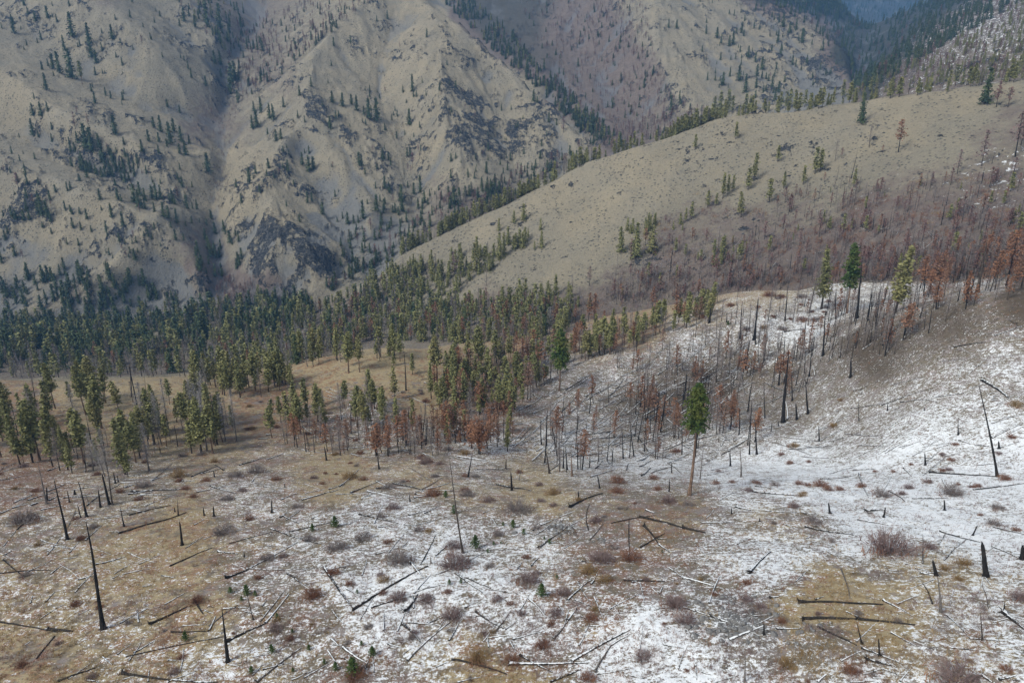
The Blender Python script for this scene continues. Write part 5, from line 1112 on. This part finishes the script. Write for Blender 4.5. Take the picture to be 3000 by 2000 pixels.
for poly, n, w0, w1, ks in (([(0, 1120), (2352, 1120), (2352, 1568), (0, 1568)], 80, 8, 22, 'pdrrdg'), ([(600, 1040), (1250, 1050), (1200, 1130), (0, 1130), (0, 1060)], 36, 8, 20, 'ddrrpg'), ([(1600, 1060), (2352, 1000), (2352, 1130), (1600, 1130)], 40, 6, 16, 'rrdrp'), ([(560, 900), (1150, 860), (1100, 1040), (560, 1010)], 44, 6, 16, 'rrdg'), ([(1600, 760), (1720, 680), (1950, 680), (1900, 740)], 24, 6, 14, 'rrd')):
    k = 0
    while k < n:
        u, v = rng.uniform(0, 2352), rng.uniform(600, 1566)
        if inpoly(np.array([u]), np.array([v]), poly)[0]: allsh.append((u, v, rng.uniform(w0, w1), ks[int(rng.integers(len(ks)))], 0)); k += 1
x, y, z, ok = cast([q[0] for q in allsh], np.minimum([q[1] for q in allsh], 1566))
allsh = [q + (x[i], y[i], z[i]) for i, q in enumerate(allsh) if ok[i]]
allsh.sort(key=lambda q: -q[2]); allsh = allsh[:298]
for i, (u, v, w, kd, hand, X_, Y_, Z_) in enumerate(allsh):
    d = math.sqrt(X_ ** 2 + Y_ ** 2 + Z_ ** 2); R = w * d / FPX / 2 * 1.12
    e = bpy.data.objects.new('shrub', None); C.objects.link(e); e.location = (X_, Y_, Z_); s = R / 1.0; e.rotation_euler = (0, 0, rng.uniform(0, 6.28))
    e.scale = (s, s, s * rng.uniform(.75, 1.0)); st, bs = SHV[(kd, i % 3)]
    for nm, me in (('stems', st), ('base_growth', bs)):
        o = bpy.data.objects.new(nm, me); C.objects.link(o); o.parent = e
    hrec.append(dict(label=('large ' if w > 38 else ('small ' if w < 16 else '')) + UC[kd] + ' ' + near_phrase(u, v), u=u, group='leafless shrubs on the near slopes', o=e))
settle(hrec)
for r in hrec: tag(r['o'], r['label'], 'shrub', r['group'])

# ------------------------------------------------------------------ young conifers
def sapling_mesh(seed):
    rng = np.random.default_rng(seed); cb = MB(); cs = []
    for i in range(46):
        u = i / 46; az = i * 2.399; Lb = .36 * (1 - u) ** .8 * rng.uniform(.7, 1.15) + .03; q = np.linspace(.25, 1, 5)[:, None]
        cs.append(np.array([0, 0, .06 + .9 * u]) + np.array([math.cos(az), math.sin(az), .25]) * Lb * q)
    cb.leaves(np.vstack(cs), .085, rng, .7, 3); tb = MB(); tb.tube([[0, 0, -.1], [0, 0, .5], [0, 0, 1.0]], [.028, .018, .005], 5)
    return cb.mesh('sapling_crown', M['needles_bright']), tb.mesh('sapling_stem', M['bark_dark'])
SPV = [sapling_mesh(i) for i in range(4)]
SPL = [(8, '925 640 95,1183 500 60,1258 545 45,775 400 60,1400 580 25,1435 610 40,1380 970 95,80 1510 120,215 1380 70,140 1310 35,110 950 30,1050 620 30,1010 670 30,745 890 40,825 880 35,1115 485 30,720 290 50,1485 850 30,1100 610 20,2210 670 20'),
       (7, '1280 1275 60,1875 1360 60,1590 950 45,1700 960 70,2310 495 80,2155 520 50,2315 1480 60,2235 1435 35,2020 1490 30,1735 1500 50,2130 1340 40,1910 1120 35,1665 1000 30,1760 970 40,2015 1220 30'),
       (6, '312 670 30')]
prec = []
for tile, txt in SPL:
    a = np.array([[float(q) for q in w.split()] for w in txt.split(',')]); u, v = a[:, 0] / 3 + ZO[tile][0], a[:, 1] / 3 + ZO[tile][1]; x, y, z, ok = cast(u, np.minimum(v, 1566))
    for i in range(len(a)):
        d = math.sqrt(x[i] ** 2 + y[i] ** 2 + z[i] ** 2); H = a[i, 2] / 3 * d / FPX * 1.05
        e = bpy.data.objects.new('young_conifer', None); C.objects.link(e); e.location = (x[i], y[i], z[i]); e.rotation_euler = (0, 0, i * 1.7); e.scale = (H * 1.05, H * 1.05, H)
        for nm, me in zip(('crown', 'stem'), SPV[i % 4]):
            o = bpy.data.objects.new(nm, me); C.objects.link(o); o.parent = e
        prec.append(dict(label=('knee-high' if H < 1.2 else ('man-high' if H < 2.6 else 'largest')) + ' bright green young conifer ' + near_phrase(u[i], v[i]), u=u[i], group='green young conifers in the snow', o=e))
settle(prec)
for r in prec: tag(r['o'], r['label'], 'young conifer', r['group'])

# ------------------------------------------------------------------ boulders
def boulder_mesh(seed):
    rng = np.random.default_rng(seed); bm_v = []; n = 9
    th = np.linspace(0, np.pi, n); ph = np.linspace(0, 2 * np.pi, 13)[:-1]
    v = np.array([[math.sin(t) * math.cos(p), math.sin(t) * math.sin(p), math.cos(t)] for t in th for p in ph])
    for _ in range(9):       # facets: planes that shave the ball
        d = rng.normal(0, 1, 3); d /= np.linalg.norm(d); k = rng.uniform(.55, .85); q = v @ d; m = q > k; v[m] -= np.outer(q[m] - k, d)
    v *= np.array([1, rng.uniform(.6, .9), rng.uniform(.45, .7)]); v += rng.normal(0, .015, v.shape)
    f = [[i * 12 + j, (i + 1) * 12 + j, (i + 1) * 12 + (j + 1) % 12, i * 12 + (j + 1) % 12] for i in range(n - 1) for j in range(12)]
    return to_mesh('boulder', v, np.array(f), M['stone'], False)
BV = [boulder_mesh(i) for i in range(8)]
brec = []; rng = np.random.default_rng(8)
for (cu, cv, ru, rv, n, s0, s1, nm) in ((1690, 1425, 118, 66, 170, .16, .8, 'in the grey boulder patch'), (1290, 1208, 66, 30, 60, .14, .6, 'in the small rubble patch'), (1385, 1245, 26, 12, 14, .2, .7, 'above the purple shrub'), (1840, 1460, 50, 34, 30, .15, .6, 'below the tawny grass patch'), (1180, 1225, 6, 3, 1, .8, .9, 'alone in the snow')):
    a = rng.uniform(0, 6.28, n); r = rng.random(n) ** .85 * rng.uniform(.6, 1.15, n); u = cu + ru * r * np.cos(a); v = cv + rv * r * np.sin(a); x, y, z, ok = cast(u, v)
    for i in range(n):
        s = s0 + (s1 - s0) * rng.random() ** 2.5; o = bpy.data.objects.new('boulder', BV[int(rng.integers(8))]); C.objects.link(o)
        o.location = (x[i], y[i], z[i] + .1 * s); o.rotation_euler = (rng.normal(0, .3), rng.normal(0, .3), rng.uniform(0, 6.28)); o.scale = (s, s, s)
        sz = 'large ' if s > .45 else ('small ' if s < .26 else '')
        brec.append(dict(label=sz + 'angular grey boulder ' + nm + (', left side' if u[i] < cu - ru / 3 else (', right side' if u[i] > cu + ru / 3 else ', middle part')) if n > 1 else 'rounded grey boulder ' + nm, u=u[i], group='grey boulders ' + nm, o=o))
settle(brec)
for r in brec: tag(r['o'], r['label'], 'boulder', r['group'])

# ------------------------------------------------------------------ ground growth nobody could count
rng = np.random.default_rng(3)
N = 78000
u = rng.uniform(-60, 2412, N); v = 1040 + 560 * rng.random(N) ** .8; x, y, z, ok = cast(u, v)
u2 = rng.uniform(0, 2352, 16000); v2 = rng.uniform(660, 1060, 16000); x2, y2, z2, ok2 = cast(u2, v2); ok2 &= np.hypot(x2, y2) < 400
x, y, z, ok = [np.concatenate(q) for q in ((x, x2), (y, y2), (z, z2), (ok, ok2))]
ms = np.ones(len(x))
u3 = rng.uniform(1350, 2352, 45000); v3 = rng.uniform(400, 740, 45000); x3, y3, z3, ok3 = cast(u3, v3); r3 = np.hypot(x3, y3)
i, j = tidx(x3, y3); ok3 &= (r3 > 330) & (r3 < 640) & (K1[(i + .5).astype(int), (j + .5).astype(int), 3] > .15 + .9 * vnoise(x3 / 14, y3 / 14, 61))
x, y, z, ok = [np.concatenate(q) for q in ((x, x3), (y, y3), (z, z3), (ok, ok3))]; ms = np.concatenate([ms, np.full(len(x3), 1.6)])
i, j = tidx(x, y); ii, jj = (i + .5).astype(int), (j + .5).astype(int); cv_ = K1[ii, jj]
cl = vnoise(x / 2.2, y / 2.2, 5) * .6 + .4 * vnoise(x / .9, y / .9, 6)
ok &= (cl > .42) & (rng.random(len(x)) > cv_[:, 0] * .85)
gw = cv_[:, 1] * 1.1 + .05; rw = cv_[:, 2] * .9 + .15; pw_ = .30 + 0 * rw; dw = cv_[:, 3] * .5 + .12
W = np.stack([gw, rw, pw_, dw], 1) * (.3 + np.stack([vnoise(x / 5, y / 5, s) for s in (21, 22, 23, 24)], 1) ** 2 * 2.5); pick = W.argmax(1)
for c, (nm, mt, hh, sp_) in enumerate((('dry_grass', 'stem_gold', .34, .16), ('rusty_ground_cover', 'stem_rust', .36, .28), ('bare_brush', 'stem_purple', .55, .30), ('dark_brush', 'brown_twig', .30, .2))):
    m = ok & (pick == c); p = np.stack([x[m], y[m], z[m]], 1); n = len(p); q = 6
    sc = (rng.uniform(.5, 1.35, n) * (1 + np.clip((np.hypot(p[:, 0], p[:, 1]) - 120) / 260, 0, 1)) * ms[m])[:, None]
    a = np.repeat(p, q, 0); scq = np.repeat(sc, q, 0); a = a + rng.normal(0, .12, a.shape) * scq * [1, 1, 0]; b = a + (rng.normal(0, sp_, a.shape) + [0, 0, hh]) * scq
    e = rng.normal(0, 1, a.shape); e[:, 2] *= .2; e /= np.linalg.norm(e, axis=1)[:, None]; w = .022 * scq
    vv = np.stack([a - e * w, a + e * w, b], 1).reshape(-1, 3); f = np.arange(len(vv)).reshape(-1, 3); f = np.hstack([f, f[:, 2:]])
    o = bpy.data.objects.new(nm, to_mesh(nm, vv, f, M[mt])); C.objects.link(o); tag(o, kind='stuff')
for o_ in C.objects:
    if 'label' in o_ and len(o_['label'].split()) > 16: print('LONG', o_['label'])
print('done', len(C.objects), time.time() - T0)
